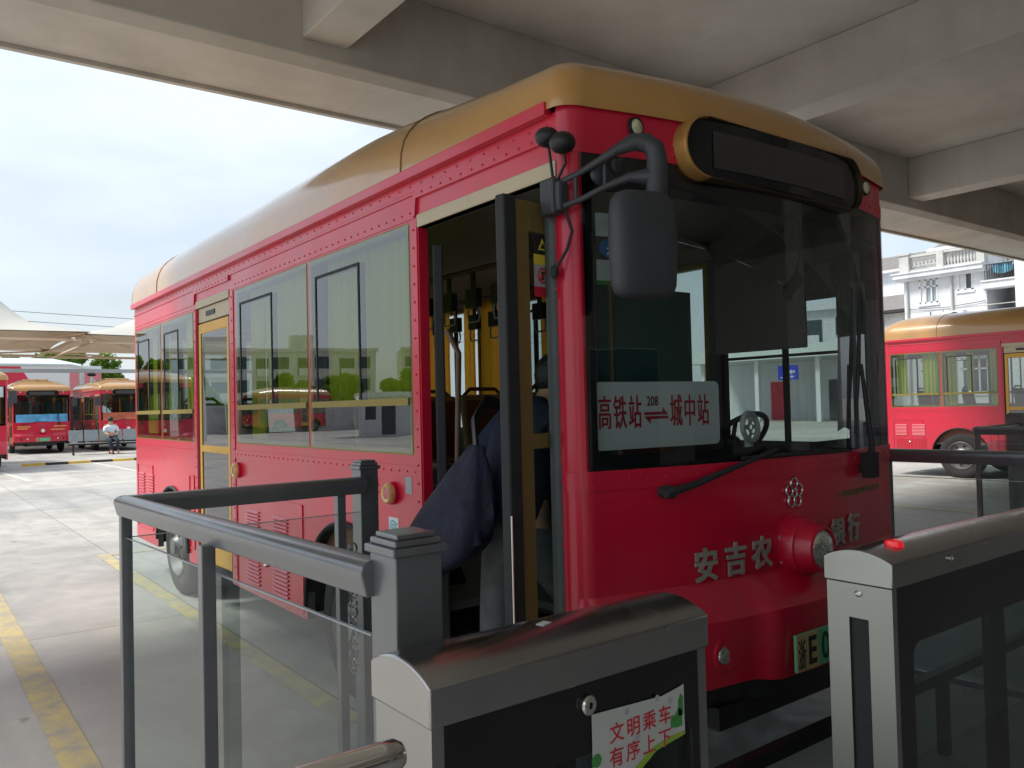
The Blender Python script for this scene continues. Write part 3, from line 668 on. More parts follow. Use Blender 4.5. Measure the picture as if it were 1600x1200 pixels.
    # stickers on the glass
    if main:
        s = MB(); 
        def stick(x, z, w_, h_): a = fpt(x, z, -.0015); b_ = fpt(x + w_, z, -.0015); s.poly([a, b_, b_ + Vector((0, 0, h_)), a + Vector((0, 0, h_))]); return a, b_
        a, b_ = stick(.105, 2.045, .11, .08); s.mi = 1; text_mb(s, '202', a + Vector((.02, -.002, .012)), b_ - a, (0, 0, 1), .04, .001, .01); s.mi = 0
        a, b_ = stick(.105, 1.88, .12, .085); s.mi = 2; s.poly([a + Vector((0, -.0004, 0)), b_ + Vector((0, -.0004, 0)), b_ + Vector((0, -.0004, .014)), a + Vector((0, -.0004, .014))]); text_mb(s, '802', a + Vector((.018, -.002, .02)), b_ - a, (0, 0, 1), .04, .001, .01)
        s.mi = 3; c = fpt(.165, 2.005, -.001); s.poly([c + Vector((.05 * math.cos(q * .3927), 0.010 * math.cos(q * .3927) * -1, .036 * math.sin(q * .3927))) for q in range(16)])
        s.mi = 0; text_mb(s, '20', c + Vector((-.035, -.009, -.025)), (1, -.25, 0), (0, 0, 1), .035, .001, .005)
        s.build('inspection_sticker', ['white', 'ink', 'greenprint', 'blueprint'], ws)
    # wipers
    for x, side in ((.345, 1), (1.60, -1)):
        p = fpt(x, 1.165, .012); mb = MB(); mb.cyl(p + Vector((0, .02, 0)), p + Vector((0, -.035, 0)), .024, .020, 14); mb.tube([p + Vector((0, -.02, 0)), p + Vector((-.03 * side, -.028, -.006))], [.026, .012], 10)
        if side > 0:
            q = fpt(.88, 1.285, .03); mb.tube([p + Vector((0, -.03, 0)), p + Vector((.10, -.045, .02)), q], [.016, .013, .008], 8)
            mb.tube([fpt(.70, 1.262, .018), fpt(1.0, 1.262, .02), fpt(1.45, 1.250, .02)], [.006, .010, .006], 8)
        else:
            q = fpt(1.56, 1.62, .03); mb.tube([p + Vector((0, -.03, 0)), p + Vector((-.01, -.045, .10)), q], [.02, .013, .008], 8)
            mb.tube([fpt(1.50, 1.32, .02), fpt(1.56, 1.62, .02), fpt(1.60, 1.95, .02)], [.006, .010, .006], 8)
            mb.obox(p + Vector((.0, -.03, .015)), (.032, 0, 0), (0, .022, 0), (0, 0, .055))
        mb.build('wiper', 'rubber', root, smooth=40)
    # ---------------- windows
    wz = (1.27, 2.285)
    if main:
        window_unit(root, 0, 1, 1.003, 2.098, *wz, cur='curtaingreen', curt=[(1.02, 2.02, 1.50)])
        window_unit(root, 0, 1, 2.115, 3.30, *wz, cur='curtaingreen', curt=[(2.16, 2.95, 1.50), (3.02, 3.26, 1.30)])
        window_unit(root, 0, 1, 4.265, 5.20, 1.255, 2.245, cur='curtaingreen', curt=[(4.45, 4.75, 1.48)])
        window_unit(root, 0, 1, 5.215, 6.13, 1.255, 2.245, cur='curtaingreen', curt=[(5.3, 5.5, 1.48), (5.75, 6.0, 1.3)])
    else:
        window_unit(root, 0, 1, 1.003, 2.098, *wz, cur='curtaingreen', curt=[(1.05, 1.35, 1.5), (1.8, 2.05, 1.3)])
        window_unit(root, 0, 1, 2.115, 3.30, *wz, cur='curtaingreen', curt=[(2.16, 2.4, 1.3), (2.9, 3.26, 1.5)])
        window_unit(root, 0, 1, 4.265, 5.20, 1.255, 2.245, cur='curtaingreen', curt=[(4.29, 4.42, 1.28), (4.68, 4.80, 1.49), (4.97, 5.15, 1.28)])
        window_unit(root, 0, 1, 5.215, 6.13, 1.255, 2.245, cur='curtaingreen', curt=[(5.30, 5.56, 1.49), (5.84, 6.04, 1.49)])
    far = [(1.003, 2.098), (2.115, 3.30), (3.33, 4.23), (4.265, 5.20), (5.215, 6.13)]
    cl = {0: [(1.75, 2.07, 1.3)], 1: [(2.14, 2.5, 1.3), (3.02, 3.27, 1.3)], 2: [(3.34, 3.50, 1.42), (3.72, 4.21, 1.42)], 3: [(4.28, 4.75, 1.42)], 4: [(5.5, 6.1, 1.42)]} if main else {0: [(1.05, 1.4, 1.3)], 2: [(3.35, 3.5, 1.3)], 3: [(4.3, 4.5, 1.3)], 4: [(5.9, 6.1, 1.3)]}
    for k, (a, b_) in enumerate(far): window_unit(root, W, -1, a, b_, 1.27 if k < 3 else 1.255, 2.285 if k < 3 else 2.245, cur='curtain', curt=cl.get(k, []))
    mb = MB(); mb.box(W - .04, W - .005, .12, .15, 1.22, 2.2); mb.box(W - .04, W - .005, .90, .93, 1.22, 2.2); mb.box(W - .04, W - .005, .15, .90, 1.22, 1.25); mb.box(W - .04, W - .005, .15, .9, 2.17, 2.2); mb.box(W - .035, W - .01, .50, .525, 1.25, 2.17); mb.box(W - .035, W - .01, .15, .9, 1.70, 1.715)
    o = mb.build('driver_window', 'black', root); mb = MB(); mb.poly([(W - .001, .13, 1.23), (W - .001, .92, 1.23), (W - .001, .92, 2.19), (W - .001, .13, 2.19)]); mb.build('glass', 'backglass', o)
    if main: mb = MB(); mb.box(W - .06, W - .05, .36, .94, 1.74, 2.25); mb.box(W - .06, W - .05, .10, .36, 1.98, 2.25); mb.build('sun_blind', 'interior', root)
    mb = MB(); xs2 = frange(.28, W - .28, 8); mb.grid([[(x, ry(x) - .004, z) for x in xs2] for z in (1.25, 2.2)]); mb.build('rear_window', 'sideglass', root, smooth=40)
    # ---------------- doors
    def lintel(y0, y1, z):
        mb = MB(); mb.box(-.006, .04, y0, y1, z, z + .055); mb.build('door_lintel', 'goldpanel', root, bevel=.003)
    lintel(.012, .935, 2.25); lintel(3.43, 4.19, 2.25)
    def door_leaf(x, y0, y1, z0, z1, rail, pm='goldframe', gm='sideglass', lower=True):
        t = .05; mb = MB()
        mb.box(x, x + .03, y0, y0 + t, z0, z1); mb.box(x, x + .03, y1 - t, y1, z0, z1); mb.box(x, x + .03, y0 + t, y1 - t, z0, z0 + (.26 if lower else .08)); mb.box(x, x + .03, y0 + t, y1 - t, z1 - .07, z1); 
        for q in rail: mb.box(x, x + .03, y0 + t, y1 - t, q - .025, q + .025)
        o = mb.build('door_leaf', pm, root, bevel=.003)
        g = MB(); g.poly([(x + .006, y0 + t, z0 + .08), (x + .006, y1 - t, z0 + .08), (x + .006, y1 - t, z1 - .07), (x + .006, y0 + t, z1 - .07)]); g.build('glass', gm, o)
        r_ = MB(); r_.box(x - .004, x + .034, y0 - .012, y0, z0, z1); r_.box(x - .004, x + .034, y1, y1 + .012, z0, z1); r_.build('rubber_seal', 'rubber', o)
        return o
    # rear door: a single leaf with a header box above it
    o = door_leaf(.006, 3.46, 4.16, .40, 2.13, [1.215], 'yellowpaint', lower=True)
    mb = MB(); mb.box(.012, .04, 3.45, 4.17, 2.145, 2.25); hb = mb.build('door_header', 'goldpanel', root)
    mb = MB(); mb.box(.006, .012, 3.78, 3.98, 2.18, 2.215); mb.build('slot', 'black', hb)
    if not main:
        door_leaf(.006, .07, .48, .40, 2.23, [1.2], 'goldframe'); door_leaf(.006, .51, .92, .40, 2.23, [1.2], 'goldframe')
    else:
        # front door folded open: leading edge swings out through the doorway
        def leaf(p0, p1, z0, z1, nm):
            p0 = Vector((*p0, 0)); p1 = Vector((*p1, 0)); u = (p1 - p0); Lh = u.length; u.normalize(); n = Vector((-u.y, u.x, 0)); mb = MB()
            def bar(a, b_, za, zb_, th=.016, f=mb): f.obox(p0 + u * (a + b_) / 2 + Vector((0, 0, (za + zb_) / 2)), u * (b_ - a) / 2, n * th, (0, 0, (zb_ - za) / 2))
            bar(.04, .10, z0, z1); bar(Lh - .06, Lh, z0, z1); bar(.10, Lh - .06, z1 - .10, z1); bar(.10, Lh - .06, z0, z0 + .12); bar(.10, Lh - .06, 1.33, 1.38)
            o = mb.build(nm, 'oliveframe', root, bevel=.003)
            g = MB(); g.f = []; a = p0 + u * .10; b_ = p0 + u * (Lh - .06); g.poly([(a.x, a.y, z0 + .1), (b_.x, b_.y, z0 + .1), (b_.x, b_.y, z1 - .08), (a.x, a.y, z1 - .08)]); g.build('glass', 'backglass', o)
            g = MB(); bar(-.02, .04, z0 - .01, z1 + .01, .022, g); g.build('rubber_edge', 'rubber', o, bevel=.008)
            return o, p0, u, n
        o, p0, u, n = leaf((-.185, .07), (.14, .115), .42, 2.165, 'door_leaf')
        s = MB(); 
        for (za, zb_, mi) in ((1.99, 2.06, 1), (1.955, 1.99, 2), (1.88, 1.955, 0), (1.845, 1.88, 3)):
            s.mi = mi; a = p0 + u * .12 - n * .019; b_ = p0 + u * .20 - n * .019; s.poly([(a.x, a.y, za), (b_.x, b_.y, za), (b_.x, b_.y, zb_), (a.x, a.y, zb_)])
        s.mi = 2; c = p0 + u * .162 - n * .021
        s.prism([c + u * -.022 + Vector((0, 0, 2.005)), c + u * .022 + Vector((0, 0, 2.005)), c + Vector((0, 0, 2.045))], -n * .001); s.mi = 1; s.prism([c + u * -.012 - n * .002 + Vector((0, 0, 2.010)), c + u * .012 - n * .002 + Vector((0, 0, 2.010)), c - n * .002 + Vector((0, 0, 2.032))], -n * .001)
        s.mi = 3; s.torus(c + Vector((0, 0, 1.918)), n, .024, .003, 18, 6); s.obox(c + Vector((0, 0, 1.918)), (u + Vector((0, 0, 1))) * .016, n * .001, (u - Vector((0, 0, 1))) * .0025); s.mi = 1; s.obox(c + Vector((0, 0, 1.918)) + n * .001, u * .006, n * .0008, (0, 0, .014))
        s.build('warning_sticker', ['greyprint', 'ink', 'yellowprint', 'letterred'], o)
        g = MB(); a = p0 - u * .02 - n * .024; g.cyl((a.x, a.y, .66), (a.x, a.y, 1.12), .0035, seg=8); g.build('handle', 'chrome', o)
        leaf((.075, .90), (.29, 1.25), .42, 2.165, 'door_leaf')
        mb = MB(); mb.cyl((.012, .052, .42), (.012, .052, 2.22), .030, seg=16); mb.build('door_post', 'greypillar', root, smooth=50)
        mb = MB(); mb.tube([(.05, .84, .9), (.08, .80, 1.0), (.08, .76, 1.7), (.05, .8, 1.8)], .013, 8); mb.build('grab_rail', 'brownrail', root, smooth=60)
    # ---------------- mirror arm on the door side
    if main:
        mb = MB(); mb.obox((-.035, .0, 2.17), (.024, 0, 0), (0, .036, 0), (0, 0, .062)); mb.obox((-.03, -.045, 2.165), (.022, 0, 0), (0, .014, 0), (0, 0, .05))
        arm = mb.build('mirror_arm', 'plastic', root, bevel=.010)
        mb = MB(); mb.tube([(-.04, -.02, 2.205), (.0, -.10, 2.232), (.03, -.17, 2.262), (.065, -.22, 2.293), (.095, -.25, 2.308)], [.010, .011, .013, .018, .026], 10)
        mb.tube([(.06, -.22, 2.288), (.095, -.255, 2.310), (.128, -.28, 2.308), (.148, -.30, 2.285), (.152, -.305, 2.24), (.142, -.305, 2.10)], [.018, .028, .031, .033, .034, .036], 12)
        mb.tube([(-.04, -.03, 2.125), (.0, -.11, 2.145), (.04, -.18, 2.175), (.09, -.24, 2.20), (.14, -.295, 2.195)], [.010, .010, .011, .016, .030], 10)
        mb.cyl((-.005, -.09, 2.222), (-.005, -.09, 2.14), .007, seg=8); mb.cyl((.05, -.17, 2.265), (.05, -.17, 2.175), .007, seg=8)
        mb.build('bracket', 'plastic', arm, smooth=50)
        # big mirror housing: rounded slab facing back along the bus
        mb = MB(); rows = []
        cx, cy = .072, -.305
        u = Vector((.97, -.22, 0)).normalized(); n = Vector((-u.y, u.x, 0))
        for z, hw, dp in ((1.800, .050, .02), (1.803, .085, .030), (1.815, .108, .040), (1.84, .118, .046), (1.95, .124, .052), (2.05, .122, .050), (2.10, .114, .046), (2.125, .098, .036), (2.135, .07, .02)):
            ring = []
            for k in range(24):
                a = 2 * math.pi * k / 24; ca, sa = math.cos(a), math.sin(a)
                ring.append(Vector((cx, cy, z)) + u * hw * .94 * math.copysign(abs(ca) ** .45, ca) + n * dp * math.copysign(abs(sa) ** .6, sa) * (1 if sa < 0 else .6))
            rows.append(ring)
        mb.grid(rows, closeu=True); mb.face(range(len(mb.v) - 24, len(mb.v))); mb.face(range(23, -1, -1))
        mh = mb.build('mirror_housing', 'plastic', arm, smooth=45)
        mb = MB(); c = Vector((cx, cy, 0)) - n * .046; mb.tube([c - u * .01 + Vector((0, 0, q)) for q in (1.83, 1.90, 1.98, 2.06, 2.11)], [.001, .0025, .0025, .0025, .001], 6); mb.build('housing_seam', 'black', mh)
        mb = MB(); c = Vector((cx, cy, 0)) + n * .035; mb.poly([c - u * .1 + Vector((0, 0, 1.83)), c + u * .1 + Vector((0, 0, 1.83)), c + u * .1 + Vector((0, 0, 2.1)), c - u * .1 + Vector((0, 0, 2.1))])
        MSH = 1
        # small convex mirrors
        for (c, r, sc) in (((.075, -.135, 2.225), .055, (1.0, .35, .62)), ((.125, -.15, 2.262), .030, (.8, .4, .9))):
            mb = MB(); mb.ball(c, r, 18, 10, sc); mb.cyl(c, (c[0] + .02, c[1], c[2] + .03), .006, seg=8); mb.build('convex_mirror', 'plastic', arm, smooth=60)
        for c, r in (((-.065, -.02, 2.362), .041), ((-.055, -.085, 2.328), .044)):
            mb = MB(); mb.ball(c, r, 18, 10, (1, 1, .82)); mb.tube([c, (c[0] + .02, c[1] + .01, c[2] - .06), (-.04, -.02, 2.20)], .0055, 8); mb.build('ball_mirror', 'black', arm, smooth=60)
        mb = MB(); mb.tube([(-.02, -.04, 2.14), (.0, -.06, 2.05), (-.015, -.05, 1.99), (-.035, -.015, 1.93)], .0055, 8); mb.ball((-.03, 0, 1.92), .018, 12, 8, (.8, .8, 1.3)); mb.build('cable', 'rubber', arm, smooth=60)
        # the far mirror
        mb = MB(); mb.ball((W + .13, .12, 1.78), .11, 16, 10, (.5, .35, 1.8)); mb.tube([(W, .13, 2.2), (W + .07, .14, 2.18), (W + .12, .13, 2.1), (W + .12, .12, 1.95)], .012, 8); mb.ball((W - .0, .03, 2.30), .024, 10, 8); mb.build('far_mirror', 'plastic', root, smooth=50)
    else:
        for sx, sg in ((0, -1), (W, 1)):
            mb = MB(); mb.tube([(sx, .02, 2.2), (sx + .08 * sg, -.10, 2.24), (sx + .10 * sg, -.22, 2.2)], .014, 8); mb.obox((sx + .10 * sg, -.22, 2.02), (.10, 0, 0), (0, .035, 0), (0, 0, .17)); mb.build('side_mirror', 'plastic', root, bevel=.02)
    # ---------------- side stickers
    if main:
        s = MB(); s.poly([(-.0012, 1.03, 1.10), (-.0012, 1.085, 1.10), (-.0012, 1.085, 1.20), (-.0012, 1.03, 1.20)])
        s.build('faded_sticker', 'greyprint', root); s = MB(); s.mi = 1; s.poly([(-.0012, 1.155, .90), (-.0012, 1.245, .90), (-.0012, 1.245, .985), (-.0012, 1.155, .985)]); s.mi = 2; s.lathe((-.0012, 1.205, .943), (-1, 0, 0), [(.001, .030), (.0012, .022)], 20); s.lathe((-.0012, 1.205, .943), (-1, 0, 0), [(.001, .014), (.0012, .007)], 14)
        for k in range(3): s.obox((-.002, 1.172, .915 + k * .022), (0.0005, 0, 0), (0, .008, 0), (0, 0, .004))
        s.build('side_sticker', ['greyprint', 'white', 'cyanprint'], root)
    # handles on the flaps
    mb = MB(); mb.ball((-.008, 2.80, .545), .022, 12, 8, (.6, 1.1, .7)); mb.ball((-.008, 5.80, .62), .02, 10, 8, (.6, 1.1, .7)); mb.build('flap_handle', 'chrome', root, smooth=60)
    # ---------------- wheels and underbody
    for y in (ARCH_F[0], ARCH_R[0]): wheel(root, 0, 1, y); wheel(root, W, -1, y)
    mb = MB()
    for (c, zc, r) in (ARCH_F, ARCH_R):
        for sx, sg in ((0, 1), (W, -1)):
            pa = [(sx, c - r * math.cos(math.pi * k / 20), zc + r * math.sin(math.pi * k / 20)) for k in range(21)]
            mb.grid([pa, [(sx + .42 * sg, p[1], p[2]) for p in pa]]); mb.poly([(sx + .42 * sg, p[1], p[2]) for p in pa] + [(sx + .42 * sg, c + r, .38), (sx + .42 * sg, c - r, .38)])
    mb.box(.44, W - .44, .1, LEN - .2, .30, .58)
    for (a, b_) in ((2.22, 4.44),(5.45, 6.1)): mb.box(.06, W - .06, a, b_, .36, .56)
    mb.build('chassis', 'underbody', root)
    mb = MB()
    for (c, zc, r) in (ARCH_F, ARCH_R):
        pa = [Vector((-.008, c - (r + .006) * math.cos(math.pi * k / 20), zc + (r + .006) * math.sin(math.pi * k / 20))) for k in range(21)]
        for pp in (pa, [Vector((W - p.x, p.y, p.z)) for p in pa]): mb = MB(); mb.tube(pp, .012, 6); mb.build('arch_trim', 'rubber', root, smooth=60)
    # ---------------- interior
    mb = MB(); mb.box(.05, W - .05, .96, LEN - .25, .585, .62); mb.box(.46, W - .05, .02, .96, .585, .62); mb.build('floor', 'interior', root)
    mb = MB(); mb.box(.05, .455, .06, .955, .33, .36); mb.box(.44, .46, .06, .955, .36, .585); mb.build('door_step', 'interiorwood', root)
    mb = MB(); mb.box(.06, W - .06, .1, LEN - .3, 2.40, 2.44)
    mb.grid([[(.06, y, 2.29), (.12, y, 2.36), (.3, y, 2.398), ] for y in (.95, 6.0)]); mb.grid([[(W - .06, y, 2.29), (W - .12, y, 2.36), (W - .3, y, 2.398)] for y in (.95, 6.0)])
    mb.build('headlining', 'ceiling', root)
    mb = MB(); 
    for x in (.052, W - .058):
        for (a, b_) in ((.98, 3.38), (4.25, 6.1)): mb.box(x, x + .006, a, b_, .62, 1.25)
    mb.build('inner_lining', 'interiorwood', root)
    mb = MB(); mb.prism([(.13, fy(.13) + .06, 1.0), (XC, fy(XC) + .06, 1.0), (W - .13, fy(.13) + .06, 1.0), (W - .13, .42, 1.0), (1.15, .42, 1.0), (1.0, .18, 1.0), (.13, .10, 1.0)], (0, 0, .235)); mb.box(.9, W - .1, .05, .42, .62, 1.0); dsh = mb.build('dashboard', 'dash', root, bevel=.02)
    mb = MB(); cw = Vector((1.52, .50, 1.26)); axw = Vector((0, .72, .70)); mb.torus(cw, axw, .205, .014, 30, 8)
    u_, v_ = mb.frame(axw)
    for a in (0, 2.2, 4.1): mb.tube([cw, cw + (u_ * math.cos(a) + v_ * math.sin(a)) * .20], .011, 6)
    mb.cyl(cw, cw - axw * .35, .03, seg=10); mb.ball(cw, .045, 12, 8); mb.build('steering_wheel', 'black', root, smooth=60)
    seat_tree(root, 1.52, .88 if False else .86, .46)
    mb = MB(); mb.box(1.22, W - .05, 1.13, 1.15, .62, 2.12); pt = mb.build('driver_partition', 'teal', root)
    mb = MB(); mb.box(1.20, 1.215, 1.12, 1.16, .62, 2.4); mb.build('partition_post', 'rail' if False else 'greypillar', pt)
    for (x, y) in ((1.62, 1.75), (1.62, 2.5), (1.62, 3.2), (1.62, 4.3), (1.62, 5.2), (.32, 1.55), (.32, 2.35), (.40, 5.2), (1.0, 5.75)):
        seat_tree(root, x, y)
    mb = MB()
    for x in (.66, 1.36):
        mb.tube([(x, .95, 2.20), (x, 5.9, 2.20)], .014, 8)
        for y in (.95, 2.0, 3.3, 4.6): mb.cyl((x, y, 2.20), (x, y, 2.42), .012, seg=8)
    for (x, y) in ((.66, 1.05), (1.36, 1.45), (.66, 3.35), (1.36, 3.3), (.5, 4.25)): mb.cyl((x, y, .62), (x, y, 2.42), .016, seg=10)
    mb.tube([(.50, .96, 2.40), (.46, .94, 2.25), (.44, .92, 1.9), (.44, .92, .62)], .015, 8)
    mb.cyl((1.20, 1.0, .62), (1.20, 1.0, 2.42), .017, seg=10)
    mb.build('grab_pole', 'brownrail', root, smooth=50)
    if main:
        for x in (.66, 1.36):
            for k in range(11):
                y = 1.25 + k * .235 + (.07 if x > 1 else 0)
                mb = MB(); mb.box(x - .006, x + .006, y - .018, y + .018, 2.08, 2.215); mb.box(x - .02, x + .02, y - .052, y + .052, 2.00, 2.10)
                o = mb.build('strap_handle', 'black', root, bevel=.004)
                mb = MB(); mb.tube([(x, y - .045, 2.01), (x, y - .055, 1.96), (x, y - .045, 1.925), (x, y + .045, 1.925), (x, y + .055, 1.96), (x, y + .045, 2.01)], .006, 6, False); mb.build('grip', 'greyprint', o, smooth=60)
        mb = MB(); mb.box(.30, .56, .0, .03, 2.12, 2.20); mb.build('interior_mirror', 'black', root, bevel=.01)
        mb = MB(); mb.obox((1.36, .02, 1.98), (.045, 0, .035), (0, .012, 0), (-.014, 0, .02)); mb.tube([(1.36, .02, 1.98), (1.38, .0, 2.10), (1.38, 0, 2.34)], .006, 6); mb.obox((1.33, .03, 1.94), (.02, 0, 0), (0, .01, 0), (0, 0, .035)); mb.build('driver_mirror', 'black', root)
        rows = []; mb = MB()      # grey sun cloth hanging beside the driver
        for z in (1.32, 1.55, 1.8, 2.0):
            rows.append([(1.70 + .22 * q / 14 - .05 * (z - 1.3) * (q / 14), .03 + .02 * math.sin(q * 1.4 + z * 2), z + .03 * math.sin(q * .6)) for q in range(15)])
        mb.grid(rows); mb.build('sun_cloth', 'interior', root, smooth=60)
    return root

bus = make_bus(True); tag(bus, 'red ochre-roofed bus at the gates with its front door open for boarding', 'bus', 'red and ochre city buses')
b2 = make_bus(False)
GRP = 'red and ochre city buses'
b2.location = (13.03, -.35, 0); tag(b2, 'red bus with yellow-green curtains parked below the white balcony building, seen side-on', 'bus', GRP)
def front_extras(b, banner, gold, x_split=True):
    mb = MB(); front_patch(mb, .12, W - .12, 1.25, 1.56, .008); o = mb.build('windshield_banner', banner, b, smooth=40)
    mb = MB()
    for (x, z, w_) in ((.16, .98, .35), (.16, 1.06, .45), (1.42, 1.06, .45), (1.3, .93, .5)):
        front_patch(mb, x, x + w_, z, z + .035, .004)
    mb.build('gold_lettering', gold, b)
mat('bannerblue', (.10, .36, .62), .5, 0, .5, 2.2)
mat('bannerred', (.50, .12, .06), .5, 0, .5, 2.2)
b3 = copy_tree(b2); b3.location = (1.75, 35, 0); tag(b3, 'far red bus parked nose-out with a blue banner across its windshield', 'bus', GRP); front_extras(b3, 'bannerblue', 'goldletter')
b4 = copy_tree(b2); b4.location = (4.66, 34, 0); tag(b4, 'far red bus behind the bench, with a red and gold banner on its windshield', 'bus', GRP); front_extras(b4, 'bannerred', 'goldletter')
b5 = copy_tree(b2); b5.location = (-1.46, 23.7, 0); tag(b5, 'nearest of the parked red buses at the left edge, cut off by the photo', 'bus', GRP)
mb = MB(); front_patch(mb, .1, W - .1, 2.02, 2.3, .008); mb.build('sun_strip', 'roofpale', b5)

# things on the dashboard of the main bus
bd = MB(); a = Vector((.10, -.055, 1.315)); e = Vector((.70, -.115, 1.315)); uu = (e - a).normalized(); nn = Vector((uu.y, -uu.x, 0)); a = Vector((.112, -.028, 1.315)); 
Wd, Hd = .585, .235
def rr_poly(o, u, v, w_, h_, r, n=5):
    pts = []
    for cx, cy, a0 in ((r, r, 180), (w_ - r, r, 270), (w_ - r, h_ - r, 0), (r, h_ - r, 90)):
        for k in range(n + 1): q = R(a0 + 90 * k / n); pts.append(o + u * (cx + r * math.cos(q)) + v * (cy + r * math.sin(q)))
    return pts
up = Vector((0, .0, 1)); bd.prism(rr_poly(a, uu, up, Wd, Hd, .022), -nn * .006)
board = bd.build('destination_board', 'boardwhite'); tag(board, 'white board with red Chinese lettering and 208 standing behind the windshield', 'sign')
bd = MB(); oz = .075
for k, ch in [(k + d, c) for k, c in enumerate('高铁站') for d in (0, .026)]: text_mb(bd, ch, a + uu * (.008 + .067 * k) + up * (oz + .008) + nn * (.0012 + (k % 1) * .01), uu, up, .124, .001, .004, sx=.49)
for k, ch in [(k + d, c) for k, c in enumerate('城中站') for d in (0, .026)]: text_mb(bd, ch, a + uu * (.335 + .067 * k) + up * (oz + .008) + nn * (.0012 + (k % 1) * .01), uu, up, .124, .001, .004, sx=.49)
bd.prism([a + uu * p + up * q + nn * .0013 for p, q in ((.215, .127), (.215, .117), (.327, .117), (.300, .144), (.300, .127))], nn * .001)
bd.prism([a + uu * p + up * q + nn * .0013 for p, q in ((.327, .102), (.327, .112), (.215, .112), (.243, .085), (.243, .102))], nn * .001)
bd.mi = 1; text_mb(bd, '208', a + uu * .228 + up * .150 + nn * .0012, uu, up, .048, .001, .008, sx=.75)
bd.build('lettering', ['letterred', 'teamaroon'], board)
fan = MB(); c = Vector((1.13, .10, 1.36)); fan.torus(c, (.1, -1, .1), .06, .012, 24, 8); fan.torus(c + Vector((0, -.01, 0)), (.1, -1, .1), .03, .004, 18, 6); fan.cyl((1.13, .11, 1.236), (1.13, .11, 1.31), .018, seg=12); fan.lathe((1.13, .11, 1.236), (0, 0, 1), [(0, .05), (.012, .05), (.02, .02)], 16)
for k in range(4):
    q = k * math.pi / 2; fan.obox(c + Vector((.028 * math.cos(q), 0, .028 * math.sin(q))), (.02 * math.cos(q), .004, .02 * math.sin(q)), (-.010 * math.sin(q), .0, .010 * math.cos(q)), (0, .001, 0))
tag(fan.build('desk_fan', 'white', smooth=50), 'small white round fan standing on the bus dashboard', 'fan')

# ================================================================== PERSON BOARDING
def skinned(name, chains, m, parent=None, sub=2, root_i=0):
    """chains: list of lists of (point, radius or (rx,ry)); first points that coincide are welded"""
    me = bpy.data.meshes.new(name); vs = []; es = []; rs = []
    def idx(p, r):
        for i, q in enumerate(vs):
            if (Vector(q) - Vector(p)).length < 1e-4: return i
        vs.append(tuple(p)); rs.append(r if isinstance(r, tuple) else (r, r)); return len(vs) - 1
    for ch in chains:
        prev = None
        for p, r in ch:
            i = idx(p, r)
            if prev is not None and prev != i: es.append((prev, i))
            prev = i
    me.from_pydata(vs, es, []); o = bpy.data.objects.new(name, me); col.objects.link(o)
    sk = o.modifiers.new('skin', 'SKIN'); sk.use_smooth_shade = True
    for i, r in enumerate(rs): me.skin_vertices[0].data[i].radius = r
    me.skin_vertices[0].data[root_i].use_root = True
    sb = o.modifiers.new('sub', 'SUBSURF'); sb.levels = sub; sb.render_levels = sub
    me.materials.append(MT[m])
    if parent: o.parent = parent
    return o
# boarding on the first step, bent forward into the bus
P = Vector((.16, .49, .0))
def v(x, y, z): return (P.x + x, P.y + y, z)
hip = v(0, 0, 1.10); 
person = skinned('person', [
    [(hip, .10), (v(.05, 0, 1.26), .10), (v(.12, 0, 1.40), .11), (v(.18, 0, 1.48), .06), (v(.215, -.0, 1.53), .075), (v(.235, 0, 1.585), .082), (v(.24, 0, 1.63), .05)],
    [(v(.12, 0, 1.40), .11), (v(.10, .15, 1.42), .055), (v(.02, .27, 1.26), .042), (v(.13, .33, 1.33), .032), (v(.17, .34, 1.37), .03)],
    [(v(.12, 0, 1.40), .11), (v(.12, -.15, 1.42), .055), (v(.16, -.22, 1.22), .042), (v(.33, -.20, 1.20), .032)],
    [(hip, .10), (v(-.01, .085, 1.02), .062), (v(-.04, .095, .70), .062), (v(-.07, .10, .44), .042), (v(-.0, .10, .395), .035)],
    [(hip, .10), (v(.02, -.085, 1.02), .062), (v(.14, -.09, .78), .062), (v(.26, -.09, .66), .035)]], 'skin')
tag(person, 'person in a navy jacket and grey trousers stepping through the open bus door', 'person')
jk = skinned('jacket', [
    [(v(-.03, 0, 1.0), (.14, .16)), (v(-.01, 0, 1.08), (.15, .165)), (v(.02, 0, 1.20), (.15, .16)), (v(.09, 0, 1.36), (.155, .17)), (v(.14, 0, 1.445), (.10, .13)), (v(.175, 0, 1.49), .075)],
    [(v(.09, 0, 1.36), (.155, .17)), (v(.09, .16, 1.41), .078), (v(.01, .275, 1.25), .066), (v(.12, .33, 1.325), .052)],
    [(v(.09, 0, 1.36), (.155, .17)), (v(.11, -.16, 1.41), .078), (v(.15, -.235, 1.21), .066), (v(.31, -.205, 1.195), .05)]], 'jacket', person)
tr = skinned('trousers', [
    [(v(0, 0, 1.10), (.13, .15)), (v(0, .01, 1.0), (.12, .14)), (v(-.01, .075, .93), .098), (v(-.045, .08, .70), .076), (v(-.06, .085, .50), .066), (v(-.065, .09, .41), .064)],
    [(v(0, .01, 1.0), (.12, .14)), (v(.03, -.085, .95), .115), (v(.15, -.09, .79), .092), (v(.22, -.09, .68), .07)]], 'trousers', person)
hm = MB(); hm.ball((P.x + .228, P.y, 1.598), .098, 18, 12, (1.05, .92, 1.0)); hm.build('hair', 'hair', person, smooth=60)
sh = MB(); sh.ball((P.x - .02, P.y + .10, .385), .06, 14, 8, (1.9, .75, .55)); sh.build('shoe', 'shoeblack', person, smooth=60)
